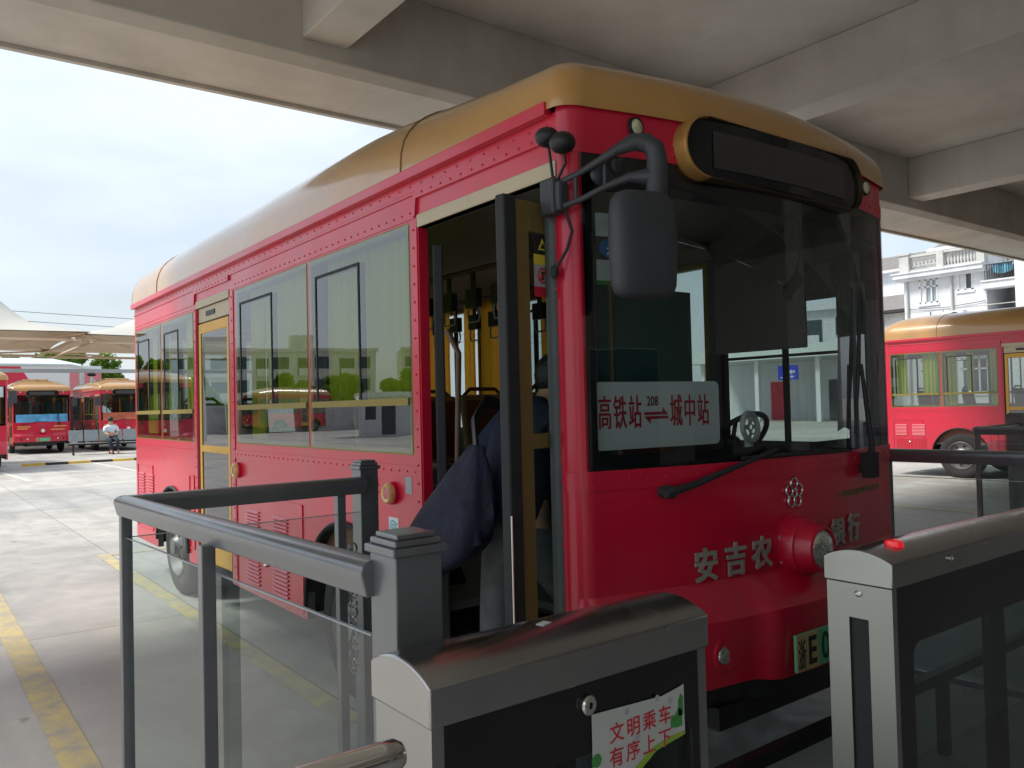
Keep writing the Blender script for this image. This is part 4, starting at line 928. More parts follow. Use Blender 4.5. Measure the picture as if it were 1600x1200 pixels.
for sy in (1, -1):      # hands with separate fingers gripping
    base = Vector(v(.155, .335, 1.352)) if sy > 0 else Vector(v(.335, -.20, 1.20))
    fd = Vector((.8, .1, .45 if sy > 0 else 0)).normalized(); sd_ = Vector((0, 1, 0)); hb = [[(tuple(base), .026), (tuple(base + fd * .045), (.036, .016))]]
    for k in range(4):
        o_ = sd_ * (.012 * (k - 1.5) * 1.4); ln = (.03, .034, .032, .026)[k]
        hb.append([(tuple(base + fd * .045), (.036, .016)), (tuple(base + fd * .07 + o_), .0095), (tuple(base + fd * (.07 + ln) + o_ * 1.1), .0085), (tuple(base + fd * (.08 + ln) + o_ * 1.1 + Vector((0, 0, -.02))), .0078)])
    hb.append([(tuple(base), .026), (tuple(base + fd * .03 + sd_ * -.035 * sy), .010), (tuple(base + fd * .06 + sd_ * -.045 * sy), .009)])
    skinned('hand', hb, 'skin', person, 1)
# the big bag slung behind
bag = MB(); rows = []
top = Vector((-.02, .50, 1.33)); bot = Vector((-.15, .585, .81))
for k in range(19):
    t = k / 18; c = top.lerp(bot, t); wd = .03 + .20 * math.sin(min(1, t * 1.25 + .02) * math.pi / 2) ** 1.1 * (1 if t < .82 else math.sqrt(max(.02, 1 - ((t - .82) / .19) ** 2))); th = .02 + .095 * math.sin(min(1, t * 1.15) * math.pi / 2) * (1 if t < .82 else math.sqrt(max(.02, 1 - ((t - .82) / .19) ** 2)))
    u = Vector((-.22, .97, -.10 * t)).normalized(); n = Vector((.95, .28, 0)).normalized()
    c = c + u * (.05 * t)
    ring = []
    for q in range(32):
        a = 2 * math.pi * q / 32; f = 1 + .12 * mnoise.noise(Vector((math.cos(a) * 1.8, math.sin(a) * 1.8, t * 4))) + .07 * math.sin(a * 6 + t * 4 + 1) * (1 - t * .4) + .03 * math.sin(a * 13 + t * 9)
        ring.append(c + u * wd * math.cos(a) * f + n * th * math.sin(a) * f + Vector((0, 0, .05 * math.cos(a) * -t)))
    rows.append(ring)
bag.grid(rows, closeu=True); bag.face(range(31, -1, -1)); bag.face(range(len(bag.v) - 32, len(bag.v)))
bag_o = bag.build('shoulder_bag', 'bagcloth', smooth=70); tag(bag_o, 'large slack dark blue bag slung from the boarding passenger towards the gate post', 'bag')
st = MB(); st.tube([top + Vector((-.0, .0, -.03)), Vector((.04, .60, 1.42)), Vector((.14, .66, 1.50)), Vector((.25, .66, 1.47)), Vector((.30, .62, 1.35))], .012, 8, flat=2.2); st.build('strap', 'black', bag_o, smooth=60)
bt = MB(); bc = Vector((-.11, .40, 1.075)); bt.lathe(bc, (.1, -.1, -1), [(0, .008), (.003, .010), (.016, .010), (.018, .010)], 14, True); bt.mi = 1; bt.lathe(bc, (.1, -.1, -1), [(.018, .009), (.03, .016), (.045, .021), (.10, .021), (.105, .016)], 16, True)
tag(bt.build('water_bottle', ['bluebottle', 'bagcloth'], smooth=50), 'blue-capped water bottle tucked at the side of the dark blue bag', 'bottle')
# ================================================================== GATES
def gate(x0, x1, left):
    y0, y1 = -.99, -.81; g = empty('turnstile_gate', (x0, y0, 0)); n = empty; lx = x1 - x0; dy = y1 - y0
    mb = MB(); pr = []
    for k in range(13): t = k / 12; pr.append((0, -.006 + (dy + .012) * t, 1.05 + .030 * math.sin(math.pi * min(1, t * .96 + .02)) ** .75))
    pts = [(-.006, -.006, .99), (-.006, dy + .006, .99)] + [(-.006, p[1], p[2]) for p in reversed(pr)]
    mb.prism(pts, (lx + .012, 0, 0)); mb.build('cap', 'steelcap', g, bevel=.0035, smooth=30)
    mb = MB(); s = .026        # end plates (one slotted), corner uprights
    sl0, sl1 = dy * .36, dy * .66
    for xa, xb, slot in ((0, .004, 1), (lx - .004, lx, 1)):
        mb.box(xa, xb, 0, sl0, .02, .988); mb.box(xa, xb, sl1, dy, .02, .988); mb.box(xa, xb, sl0, sl1, .90, .988); mb.box(xa, xb, sl0, sl1, .02, .16)
    for xa in (.004, lx - .004 - .018):
        mb.box(xa, xa + .018, 0, .004, .02, .988); mb.box(xa, xa + .018, dy - .004, dy, .02, .988)
    mb.box(-.03, lx + .03, -.03, dy + .03, 0, .02)
    mb.build('cabinet', 'steel', g)
    for xa in (.008, lx - .03): mb = MB(); mb.box(xa, xa + .022, sl0 - .01, sl1 + .01, .14, .91); mb.build('barrier_slot', 'rubber', g, bevel=.004)
    # black glass border with a rounded see-through window, both long sides
    def panel(y, nm):
        mb = MB(); xa, xb, za, zb_ = .022, lx - .022, .02, .988; wa, wb, wz0, wz1, r = .10 if not left else .07, lx - .10 if not left else lx - .045, .12, .835 if not left else .87, .035
        if left: wz1 = .865
        inn = []
        mb.poly([(xa, y, za), (wa, y, za), (wa, y, zb_), (xa, y, zb_)]); mb.poly([(wb, y, za), (xb, y, za), (xb, y, zb_), (wb, y, zb_)])
        mb.poly([(wa, y, za), (wb, y, za), (wb, y, wz0), (wa, y, wz0)]); mb.poly([(wa, y, wz1), (wb, y, wz1), (wb, y, zb_), (wa, y, zb_)])
        for cx, cz, a0, kx, kz in ((wb - r, wz0 + r, -90, wb, wz0), (wb - r, wz1 - r, 0, wb, wz1), (wa + r, wz1 - r, 90, wa, wz1), (wa + r, wz0 + r, 180, wa, wz0)):
            arc = []
            for k in range(7): a = R(a0 + 15 * k); arc.append((cx + r * math.cos(a), cz + r * math.sin(a)))
            inn += arc
            for k in range(6): mb.poly([(kx, y, kz), (arc[k][0], y, arc[k][1]), (arc[k + 1][0], y, arc[k + 1][1])])
        o = mb.build(nm, 'blackgloss', g)
        w_ = MB(); w_.poly([(p, y + .001, q) for p, q in inn]); w_.build('glass', 'gateglass', o)
        return o
    fp = panel(.0015, 'side_panel'); panel(dy - .0015, 'side_panel')
    mb = MB(); 
    for xa in ((.30, .55) if left else (.86, 1.2)): mb.box(xa, xa + .10, dy - .05, dy - .02, .02, .86)
    mb.build('inner_frame', 'rubber', g)
    def lock(x, z, r=.017):
        mb = MB(); mb.lathe((x, 0, z), (0, -1, 0), [(0, r), (.007, r), (.010, r * .8), (.010, r * .35), (.004, r * .3)], 20); mb.box(x - .0012, x + .0012, -.006, -.003, z - .006, z + .006); mb.build('lock', 'chrome', g, smooth=40)
    def screw(x, y, z, d):
        mb = MB(); mb.lathe((x, y, z), d, [(0, .009), (.004, .009), (.006, .006), (.003, .003)], 14, True); mb.build('screw', 'chrome', g, smooth=40)
    if left:
        lock(.317, .952)
    else:
        screw(.30, -.007, 1.03, (0, -1, 0)); screw(0, dy * .5, .965, (-1, 0, 0))
        mb = MB(); mb.lathe((.14, dy * .36, 1.071), (0, 0, 1), [(0, .024), (.012, .024), (.018, .022), (.021, .010), (.022, .001)], 20); mb.lathe((.14, dy * .36, 1.071), (0, 0, 1), [(0, .026), (.006, .026), (.007, .023)], 20); mb.build('signal_lamp', 'redlamp', g, smooth=40)
    return g
gl = gate(-1.138, -.503, True); tag(gl, 'steel gate cabinet nearest the camera, with lock and white notice', 'turnstile', 'steel gate cabinets')
gr = gate(.218, 1.62, False); tag(gr, 'steel gate cabinet on the right with small red lamp on its top', 'turnstile', 'steel gate cabinets')
# notice on the left gate
s = MB(); y = -.9925; x0, x1, z0, z1 = -.812, -.572, .745, .932
O = Vector((x0, y, z0)); X = Vector((1, 0, 0)); Z = Vector((0, 0, 1))
s.prism([O + X * p + Z * q for p, q in ((0, 0), (.05, .012), (.10, .05), (.16, .082), (.24, .092), (.24, .187), (.225, .184), (.18, .178), (0, .187))], (0, .0012, 0))
note = s.build('notice', 'paper'); tag(note, 'white cartoon notice with red Chinese words stuck on the gate glass', 'notice')
s = MB(); yy = Vector((0, -.0006, 0))
for k, ch in enumerate('文明乘车'): text_mb(s, ch, O + X * (.040 + .042 * k) + Z * (.128) + yy, X, Z, .037, .0006, .006)
for k, ch in enumerate('有序上下'): text_mb(s, ch, O + X * (.038 + .042 * k) + Z * (.085) + yy, X, Z, .037, .0006, .006)
s.mi = 1; s.prism([O + X * p + Z * q + yy for p, q in ((.06, .022), (.10, .05), (.16, .082), (.24, .092), (.24, .098), (.20, .098), (.15, .09), (.09, .06))], (0, -.0004, 0))
s.mi = 2
for (p, q, w_, h_) in ((.212, .11, .02, .03), (.222, .13, .014, .035), (.2, .112, .012, .02)): s.prism([O + X * (p + a) + Z * (q + b) + yy for a, b in ((0, 0), (w_, 0), (w_, h_), (w_ * .5, h_ * 1.2), (0, h_ * .8))], (0, -.0004, 0))
s.lathe(O + X * .008 + Z * .105 + yy, (0, -1, 0), [(0, .012), (.0005, .011)], 14, True)
s.mi = 3; s.prism([O + X * p + Z * q + yy for p, q in ((.030, .012), (.058, .022), (.058, .048), (.030, .040))], (0, -.0006, 0))
s.mi = 4; s.prism([O + X * p + Z * q + yy * 2.2 for p, q in ((.034, .028), (.055, .035), (.055, .043), (.034, .037))], (0, -.0004, 0))
s.mi = 5
for (p, q) in ((.085, .172), (.165, .178), (.11, .12), (.03, .06), (.045, .065), (.20, .165)): s.lathe(O + X * p + Z * q + yy, (0, -1, 0), [(0, .006), (.0004, .005)], 10, True)
s.build('notice_print', ['letterred', 'limeprint', 'greenprint', 'letterred', 'white', 'greyprint'], note)
# scratches / dropped paint on the cap: a small scrap of paper
s = MB(); s.obox((-.845, -.905, 1.0805), (.012, .004, 0), (-.003, .008, 0), (0, 0, .0006)); tag(s.build('paper_scrap', 'white'), 'tiny white scrap lying on the left gate top', 'paper scrap')

# ---- railings
def rail_run(name, label, posts, runs, glassz=(0.10, 1.06), big=()):
    r = empty(name, (posts[0][0] if posts else big[0][0], posts[0][1] if posts else big[0][1], 0)); inv = Vector((-r.location.x, -r.location.y, 0))
    for (a, b) in runs:
        a = Vector((a[0], a[1], 0)) + inv; b = Vector((b[0], b[1], 0)) + inv; u = (b - a); L_ = u.length; u.normalize(); n = Vector((-u.y, u.x, 0)); c = (a + b) / 2
        mb = MB(); prof = [(-.022, 1.135), (.022, 1.135), (.030, 1.165), (.034, 1.18), (.030, 1.193), (.018, 1.20), (0, 1.203), (-.018, 1.20), (-.030, 1.193), (-.034, 1.18), (-.030, 1.165)]
        mb.prism([a - u * .02 + n * p + Vector((0, 0, q)) for p, q in prof], u * (L_ + .04)); mb.build('handrail', 'railpaint', r, bevel=.003, smooth=45)
        mb = MB(); mb.obox(c + Vector((0, 0, .06)), u * L_ / 2, n * .012, (0, 0, .015)); mb.build('bottom_rail', 'railpaint', r)
        mb = MB(); mb.poly([a + Vector((0, 0, glassz[0])), b + Vector((0, 0, glassz[0])), b + Vector((0, 0, glassz[1])), a + Vector((0, 0, glassz[1]))]); mb.build('glass_panel', 'clearglass', r)
        mb = MB(); mb.obox(c + Vector((0, 0, glassz[1])), u * L_ / 2, n * .0035, (0, 0, .0015)); mb.build('glass_edge', 'winpanelight', r)
    for (x, y) in posts:
        mb = MB(); x += inv.x; y += inv.y; mb.box(x - .018, x + .018, y - .018, y + .018, 0, 1.14); mb.build('post', 'railpaint', r, bevel=.003)
    for (x, y, s, h) in big:
        x += inv.x; y += inv.y; mb = MB(); mb.box(x - s, x + s, y - s, y + s, 0, h - .045); mb.box(x - s - .008, x + s + .008, y - s - .008, y + s + .008, h - .045, h - .03); mb.box(x - s, x + s, y - s, y + s, h - .03, h - .018); mb.box(x - s * .84, x + s * .84, y - s * .84, y + s * .84, h - .018, h - .008)
        mb.build('end_post', 'railpaint', r, bevel=.003)
    tag(r, label, 'railing', 'glass-panelled railings between the bays'); return r
rail_run('railing', 'dark railing with glass panels wrapping the left bay beside the open bus door', [(-1.165, .955), (-1.152, .085), (-.375, .955)], [((-1.165, .955), (-1.083, -.695)), ((-1.165, .955), (-.285, .955))], big=[(-1.042, -.752, .048, 1.262), (-.245, .99, .04, 1.275)])
rail_run('railing', 'dark railing running out of the photo right of the bus front, over the red-lamp gate', [(2.36, .16), (2.46, -.80)], [((2.36, .16), (2.46, -.80))])
rail_run('railing', 'dark cornered railing with a thick end post, farthest right before the side-on bus', [(5.42, 1.02), (5.50, -.72)], [((5.42, 1.02), (5.50, -.75)), ((5.42, 1.02), (6.42, 1.10))], big=[(6.50, 1.12, .075, 1.30), (5.50, -.78, .05, 1.26)])
# chrome tube in the very foreground
mb = MB(); mb.tube([(-2.6, -1.15, 1.045), (-1.31, -1.15, 1.045), (-1.288, -1.15, 1.045), (-1.279, -1.15, 1.045)], [.021, .021, .0205, .015], 28)
tb = mb.build('chrome_rail', 'chromepipe', smooth=40); tag(tb, 'polished chrome tube rail at the bottom edge in front of the left gate', 'rail')
for x in (-2.5, -1.9): mb = MB(); mb.cyl((x, -1.15, 0), (x, -1.15, 1.03), .018, seg=14); mb.build('post', 'chromepipe', tb, smooth=40)
# chain on the thin post
ch = MB()
for k in range(12):
    z = .92 - k * .042; ch.torus((-.335 + .004 * math.sin(k * 1.7), .93, z), (1, .15, 0) if k % 2 else (.15, 1, 0), .017, .0045, 14, 6, (1, 1.35))
tag(ch.build('chain', 'chrome', smooth=50), 'short steel chain dangling from the handrail post beside the bus wheel', 'chain')
# low black barrier between the gates and the bus nose
bb = empty('low_barrier', (1.3, -.42, 0)); mb = MB(); mb.box(-1.3, 1.5, -.02, .02, .30, .345); mb.build('rail', 'black', bb); 
for x in (-.9, .35, 1.3): mb = MB(); mb.box(x - .02, x + .02, -.02, .02, 0, .30); mb.build('post', 'black', bb)
tag(bb, 'low black steel barrier under the bus nose between the two gates', 'barrier')

# ================================================================== LEFT BACKGROUND
def shade_sail(name, cx, cy, half, zc, zp, label):
    r = empty(name, (cx, cy, 0)); n = 22; rows = []
    for j in range(n + 1):
        row = []
        for i in range(n + 1):
            a, b = 2 * i / n - 1, 2 * j / n - 1; d = min(1, math.hypot(a, b)); e = max(abs(a), abs(b)); pinch = 1 - .10 * (1 - (abs(a * b))) * e
            row.append((a * half * (1 - .07 * (1 - b * b) * abs(a)), b * half * (1 - .07 * (1 - a * a) * abs(b)), zc + 1.5 * (1 - e) ** .9 + (zp - zc - 1.5) * max(0, 1 - d) ** 1.75))
        rows.append(row)
    mb = MB(); mb.grid(rows); mb.mi = 1; mb.grid([[(p[0], p[1], p[2] - .05) for p in row] for row in rows]); mb.build('membrane', ['membrane', 'membraneunder'], r, smooth=70, merge=False)
    mb = MB()
    for sx in (-1, 1):
        for sy in (-1, 1):
            mb.tube([(sx * half * .55, sy * half * .55, zc - .38), (sx * half * .96, sy * half * .96, zc - .05)], .05, 8)
    for q in (-.9, .9):
        mb.tube([(-half * .95, q * half, zc - .35), (half * .95, q * half, zc - .35)], .07, 8); mb.tube([(q * half, -half * .95, zc - .35), (q * half, half * .95, zc - .35)], .07, 8)
    mb.cyl((0, 0, zc - .8), (0, 0, zp + .1), .08, seg=10)
    mb.build('frame', 'membraneunder', r, smooth=40)
    mb = MB(); mb.cyl((0, 0, 0), (0, 0, zc - .85), .15, seg=16); mb.build('column', 'white', r, smooth=40)
    tag(r, label, 'shade canopy', 'white membrane canopies over the parked buses'); return r
shade_sail('membrane_canopy', -1.2, 45, 6.4, 5.25, 11.6, 'white peaked membrane canopy rising at the left edge of the photo')
shade_sail('membrane_canopy', 10.9, 45.3, 6.2, 5.2, 7.9, 'white membrane canopy running behind the rear of the near bus')
def shed():
    r = empty('service_building', (6, 58, 0)); mb = MB(); mb.box(-16, 2.9, .4, 9, 0, 2.7); mb.build('wall', 'darkroom', r)
    mb = MB(); mb.box(-16.2, 3.1, 0, .3, 2.75, 4.75); mb.build('fascia', 'white', r)
    mb = MB(); mb.prism([(-16.2, -.1, 4.75), (1.3, -.1, 4.75), (3.2, -.1, 4.3), (3.2, 9.5, 4.3), (1.3, 9.5, 5.6), (-16.2, 9.5, 5.6)], (0, 0, .12)); mb.prism([(-16.2, -.1, 4.76), (-16.2, 6, 5.5), (1, 6, 5.5), (1.9, -.1, 4.76)], (0, .2, .1)); mb.build('roof', 'roofpale', r)
    mb = MB(); mb.prism([(-16.2, -.012, 3.15), (-.75, -.012, 3.15), (-1.6, -.012, 4.68), (-16.2, -.012, 4.68)], (0, .01, 0)); mb.build('red_band', 'signred', r)
    mb = MB(); mb.box(1.2, 3.1, -.015, -.004, 2.8, 4.3); mb.build('red_panel', 'pinkred', r)
    for x in (-12, -6, 1.0, 3.0): mb = MB(); mb.box(x - .12, x + .12, .0, .25, 0, 2.75); mb.build('pillar', 'white', r)
    tag(r, 'low building with pale roof and red and white fascia behind the parked buses', 'building')
shed()
r = tag(empty('gantry_beam', (1.6, 40, 0)), 'long grey steel beam spanning behind the parked buses', 'gantry'); mb = MB(); mb.box(-14, 12, -.08, .08, 3.45, 3.62); mb.build('beam', 'gantrygrey', r)
for x in (-12, -4, 3.4, 11): mb = MB(); mb.box(x - .1, x + .1, -.1, .1, 0, 3.45); mb.build('column', 'white', r)
r = tag(empty('wall_lamp', (5.35, 39.7, 0)), 'black lantern on a white bracket above the two far buses', 'lamp'); mb = MB(); mb.cyl((0, 0, 0), (0, 0, 3.3), .05, seg=10); mb.tube([(0, 0, 3.2), (.25, 0, 2.9)], .04, 6); mb.build('pole', 'white', r); mb = MB(); mb.ball((.02, 0, 3.35), .16, 12, 8, (1.3, 1, .5)); mb.build('shade', 'black', r, smooth=50)
# overhead wires
for (a, b, sag, lb) in (((3.8, 70, 9.6), (60, 70, 9.3), .4, 'upper thin black overhead wire above the membrane canopies'), ((3.8, 70, 8.9), (60, 70, 8.6), .5, 'lower thin black overhead wire above the membrane canopies')):
    mb = MB(); mb.tube([Vector(a).lerp(Vector(b), t) - Vector((0, 0, sag * 4 * t * (1 - t))) for t in frange(0, 1, 16)], .02, 5); tag(mb.build('overhead_wire', 'black'), lb, 'wire', 'overhead wires')
def blob_points(n, R_, sq=.8):
    out = []
    while len(out) < n:
        p = Vector((random.uniform(-1, 1), random.uniform(-1, 1), random.uniform(-1, 1)))
        if p.length > 1: continue
        f = 1 + .35 * mnoise.noise(p * 2.1 + Vector((R_, 0, 0)));
        if p.length < .35: continue
        out.append(Vector((p.x * f, p.y * f, p.z * f * sq)) * R_)
    return out
def tree_proto(seed, h=6.5, cr=2.6, n=9500, leaf=.15):
    random.seed(seed); r = empty('leafy_tree'); mb = MB(); lean = random.uniform(-.3, .3)
    mb.tube([(0, 0, 0), (lean * .3, .1, h * .25), (lean, .1, h * .5), (lean, 0, h * .8)], [.22, .17, .13, .04], 9)
    cl = []
    for k in range(13):
        a = k * 2.4; q = Vector((math.cos(a) * cr * random.uniform(.45, .95), math.sin(a) * cr * random.uniform(.45, .95), h * random.uniform(.42, .86))); mb.tube([(lean * .8, 0, h * (.3 + .03 * k)), (q + Vector((lean, 0, h * .4))) / 2 + Vector((0, 0, -.1)), q], [.07, .05, .02], 6); cl.append((q, cr * random.uniform(.22, .42)))
    cl.append((Vector((lean, 0, h * .9)), cr * .3)); cl.append((Vector((lean, 0, h * .65)), cr * .55))
    mb.build('trunk', 'bark', r, smooth=50)
    mb = MB()
    for k in range(n):
        c, rr = random.choice(cl); p = Vector((random.gauss(0, 1), random.gauss(0, 1), random.gauss(0, 1))).normalized() * rr * random.uniform(.55, 1.08); p.z *= .8; p += c
        u = Vector((random.gauss(0, 1), random.gauss(0, 1), random.gauss(0, 1))).normalized(); v_ = u.cross(Vector((random.gauss(0, 1), random.gauss(0, 1), random.gauss(0, 1)))).normalized(); s_ = leaf * random.uniform(.7, 1.5)
        mb.poly([p - u * s_, p - v_ * s_ * .55, p + u * s_, p + v_ * s_ * .55])
    mb.build('crown', 'leaf', r, merge=False); return r
t1 = tree_proto(3); t2 = tree_proto(11, 5.6, 2.9)
t1.location = (8.9, 66, 0); tag(t1, 'green tree rising between the low pale-roofed building and the near bus', 'tree', 'leafy trees')
def put_tree(p, x, y, s, lb, rz): c = copy_tree(p); c.location = (x, y, 0); c.scale = (s, s, s); c.rotation_euler.z = rz; tag(c, lb, 'tree', 'leafy trees'); return c
t2.location = (11.6, 67, 0); t2.scale = (.86, .86, .86); tag(t2, 'lower spreading green tree just left of the near bus rear', 'tree', 'leafy trees')
put_tree(t1, 5.0, 70, .95, 'green treetops showing above the low building under the membrane canopy', 2)
# benches and seated man
def bench(x, y, lb, first=None):
    if first: r = copy_tree(first)
    else:
        r = empty('steel_bench'); mb = MB()
        for k in range(3):
            xx = -.52 + .52 * k; mb.prism([(xx - .24, .22, .44), (xx - .24, -.24, .46), (xx - .24, -.26, .42), (xx - .24, .24, .40)], (.48, 0, 0)); mb.prism([(xx - .24, .22, .50), (xx - .24, .36, .92), (xx - .24, .39, .91), (xx - .24, .25, .49)], (.48, 0, 0))
        mb.build('seat', 'bench_grey', r, bevel=.01)
        mb = MB(); mb.box(-.8, .8, -.03, .03, .36, .41)
        for s_ in (-.62, .62): mb.box(s_ - .03, s_ + .03, -.28, .34, 0, .05); mb.box(s_ - .03, s_ + .03, -.03, .03, .05, .36)
        mb.build('frame', 'black', r)
    r.location = (x, y, 0); r.rotation_euler.z = R(-6); tag(r, lb, 'bench', 'steel benches by the parked buses'); return r
bn = bench(4.02, 31.9, 'left of the two grey steel benches in front of the far buses')
bench(5.25, 31.3, 'right of the two grey steel benches, seen just behind the near bus', bn)
Q = Vector((4.62, 31.5, 0))
def q(x, y, z): return (Q.x + x, Q.y + y, z)
sp = skinned('person', [[(q(0, .1, .55), .13), (q(0, .16, .8), .13), (q(0, .18, 1.02), .13), (q(0, .16, 1.14), .06), (q(0, .13, 1.24), .09), (q(0, .12, 1.34), .07)],
    [(q(0, .18, 1.02), .13), (q(.19, .14, 1.0), .05), (q(.22, .0, .78), .04), (q(.1, -.2, .72), .03)], [(q(0, .18, 1.02), .13), (q(-.19, .14, 1.0), .05), (q(-.22, .0, .78), .04), (q(-.1, -.2, .72), .03)],
    [(q(0, .1, .55), .13), (q(.1, -.1, .54), .08), (q(.13, -.38, .52), .06), (q(.14, -.40, .1), .045), (q(.14, -.52, .05), .035)], [(q(0, .1, .55), .13), (q(-.1, -.1, .54), .08), (q(-.13, -.38, .52), .06), (q(-.10, -.45, .1), .045), (q(-.10, -.57, .05), .035)]], 'skin', sub=1)
tag(sp, 'seated man in a white shirt and dark trousers on the far steel bench', 'person')
skinned('shirt', [[(q(0, .1, .62), (.17, .14)), (q(0, .17, .85), (.17, .14)), (q(0, .17, 1.05), (.15, .13)), (q(0, .16, 1.11), .08)], [(q(0, .17, 1.05), (.15, .13)), (q(.2, .13, .99), .075), (q(.23, .02, .82), .065)], [(q(0, .17, 1.05), (.15, .13)), (q(-.2, .13, .99), .075), (q(-.23, .02, .82), .065)]], 'shirtwhite', sp, 1)
skinned('trousers', [[(q(0, .1, .56), (.16, .13)), (q(.1, -.1, .545), .10), (q(.13, -.38, .525), .08), (q(.14, -.41, .14), .065)], [(q(0, .1, .56), (.16, .13)), (q(-.1, -.1, .545), .10), (q(-.13, -.38, .525), .08), (q(-.10, -.45, .14), .065)]], 'navytrousers', sp, 1)
mb = MB(); mb.ball((Q.x, Q.y + .14, 1.30), .105, 12, 8, (.95, 1, 1.05)); mb.build('hair', 'hair', sp, smooth=60)
# black / yellow kerb stops
kb = empty('striped_kerb', (3.3, 26.1, 0)); 
for k in range(9):
    mb = MB(); x = -2.8 + k * .62; mb.prism([(x, -.12, .0), (x, .12, 0), (x, .09, .07), (x, -.09, .07)], (.62, 0, 0)); mb.build('segment', ['kerbwhite', 'kerbblack', 'kerbyellow'][0 if k == 0 else 1 + k % 2], kb)
tag(kb, 'low black and yellow striped kerb in front of the far buses', 'kerb')
# reddish platform under far buses
# ================================================================== RIGHT BACKGROUND
def window(root, y0, y1, z0, z1, x=0, pane='winpane', bars=1, curtain=False):
    mb = MB(); t = .06
    mb.box(x - .05, x + .06, y0 - t, y1 + t, z0 - .10, z0); mb.box(x - .02, x + .06, y0, y0 + t, z0, z1); mb.box(x - .02, x + .06, y1 - t, y1, z0, z1); mb.box(x - .02, x + .06, y0, y1, z1 - t, z1); mb.box(x - .02, x + .06, y0, y1, z0, z0 + t)
    for k in range(bars): yy = y0 + (y1 - y0) * (k + 1) / (bars + 1); mb.box(x - .02, x + .05, yy - .03, yy + .03, z0, z1)
    if bars > 1: zz = z0 + (z1 - z0) * .68; mb.box(x - .02, x + .05, y0, y1, zz - .03, zz + .03)
    o = mb.build('window', 'winframe', root); g = MB(); g.poly([(x + .045, y0, z0), (x + .045, y1, z0), (x + .045, y1, z1), (x + .045, y0, z1)]); g.build('pane', pane, o)
    if curtain: c = MB(); c.grid([[(x + .035 + .006 * math.sin(k * 1.3), y1 - (y1 - y0) * .4 * k / 14, z) for k in range(15)] for z in (z0 + .05, z1 - .06)]); c.build('curtain', 'white', o)
def white_building():
    r = empty('white_house', (32, 0, 0))
    mb = MB(); D = .25
    # facade sheet with openings (recess, balcony, windows)
    holes = [(13.72, 14.46, 5.22, 6.23), (12.35, 12.93, 5.58, 6.30), (10.75, 11.86, 4.45, 5.5), (10.75, 11.86, 5.80, 6.9), (13.6, 14.5, 1.5, 2.9), (11.9, 12.9, 1.5, 2.9), (8.4, 9.6, 4.9, 6.2), (8.4, 9.6, 1.5, 2.9), (5.6, 6.9, 4.9, 6.2), (2.6, 4.0, 4.9, 6.2), (5.6, 6.9, 1.5, 2.9), (2.6, 4.0, 1.5, 2.9), (-1.4, 0, 4.9, 6.2)]
    wall(mb, 0, .25, -4, 15.1, 0, 6.9, holes); mb.box(.25, 9, 14.85, 15.1, 0, 6.5); mb.box(.25, 9, -4, -3.75, 0, 6.5); mb.box(.3, 9, -3.7, 14.8, 6.4, 6.49)
    mb.box(.25, 2.4, 10.5, 10.74, 4.3, 6.9); mb.box(.25, 2.4, 11.87, 12.1, 4.3, 6.9)
    mb.build('wall', 'plaster', r)
    mb = MB(); mb.box(2.3, 2.4, 10.7, 11.9, 4.3, 6.9); mb.box(.26, 2.3, 10.75, 11.86, 4.32, 4.44); mb.build('recess', 'plasterold', r)
    mb = MB(); mb.box(.9, 2.29, 10.75, 11.15, 4.45, 5.5); mb.build('dark_doorway', 'darkroom', r)
    mb = MB(); mb.box(-.45, .30, 11.80, 15.35, 6.32, 6.50); mb.box(-.30, .28, 11.80, 15.25, 6.22, 6.32); mb.box(-.50, .30, 11.80, 15.4, 6.50, 6.56); mb.build('cornice', 'plaster', r)
    mb = MB(); mb.box(-.25, .0, 10.6, 11.95, 5.52, 5.80); mb.box(-.3, .02, 10.6, 11.95, 5.78, 5.84); mb.build('balcony_slab', 'plaster', r)
    mb = MB()
    for k in range(14): mb.box(-.2, -.17, 10.72 + k * .085, 10.735 + k * .085, 5.84, 6.42)
    mb.box(-.21, -.16, 10.7, 11.88, 6.42, 6.45); mb.build('balcony_grille', 'darkroom', r)
    rows = [[(-.16 + .03 * math.sin(k * 1.1), 10.85 + k * .058, z - (.10 * math.sin(k / 12 * math.pi) if z < 6.3 else 0)) for k in range(13)] for z in (6.14, 6.46)]; mb = MB(); mb.grid(rows); mb.build('blue_cloth', 'bluecloth', r, smooth=60)
    mb = MB(); mb.box(-.35, 0, 10.1, 10.72, 0, 7.1); mb.build('pier', 'plaster', r)
    # roof terrace: parapet posts, balusters
    mb = MB(); mb.box(-.25, .1, 14.75, 15.15, 6.56, 7.30); mb.box(-.30, .15, 14.70, 15.2, 7.30, 7.38)
    mb.box(-.25, .1, 13.35, 13.62, 6.56, 7.28); mb.box(-.25, .1, 11.8, 12.1, 6.56, 7.26); mb.box(-.2, .05, 12.1, 14.75, 6.56, 6.66); mb.box(-.22, .07, 12.1, 14.75, 7.18, 7.27)
    for k in range(10): mb.lathe((-.07, 12.22 + k * .125, 6.66), (0, 0, 1), [(0, .045), (.05, .03), (.15, .055), (.22, .05), (.36, .02), (.46, .035), (.52, .045)], 8)
    for k in range(7):
        a = 13.72 + k * .155; mb.torus((-.07, a, 6.92), (1, 0, 0), .10, .03, 12, 5); 
    mb.build('parapet', 'plasterold', r, smooth=40)
    # roof room with tiles
    mb = MB(); mb.box(1.6, 6, 9.5, 13.9, 6.5, 7.62); mb.build('roof_room', 'plasterold', r)
    mb = MB(); mb.prism([(1.1, 14.5, 7.62), (3.8, 14.5, 8.55), (6.5, 14.5, 7.62)], (0, -5.5, 0)); mb.build('tiled_roof', 'tile', r)
    mb = MB(); mb.box(1.0, 1.15, 9, 14.6, 7.50, 7.64); mb.build('eave', 'plaster', r)
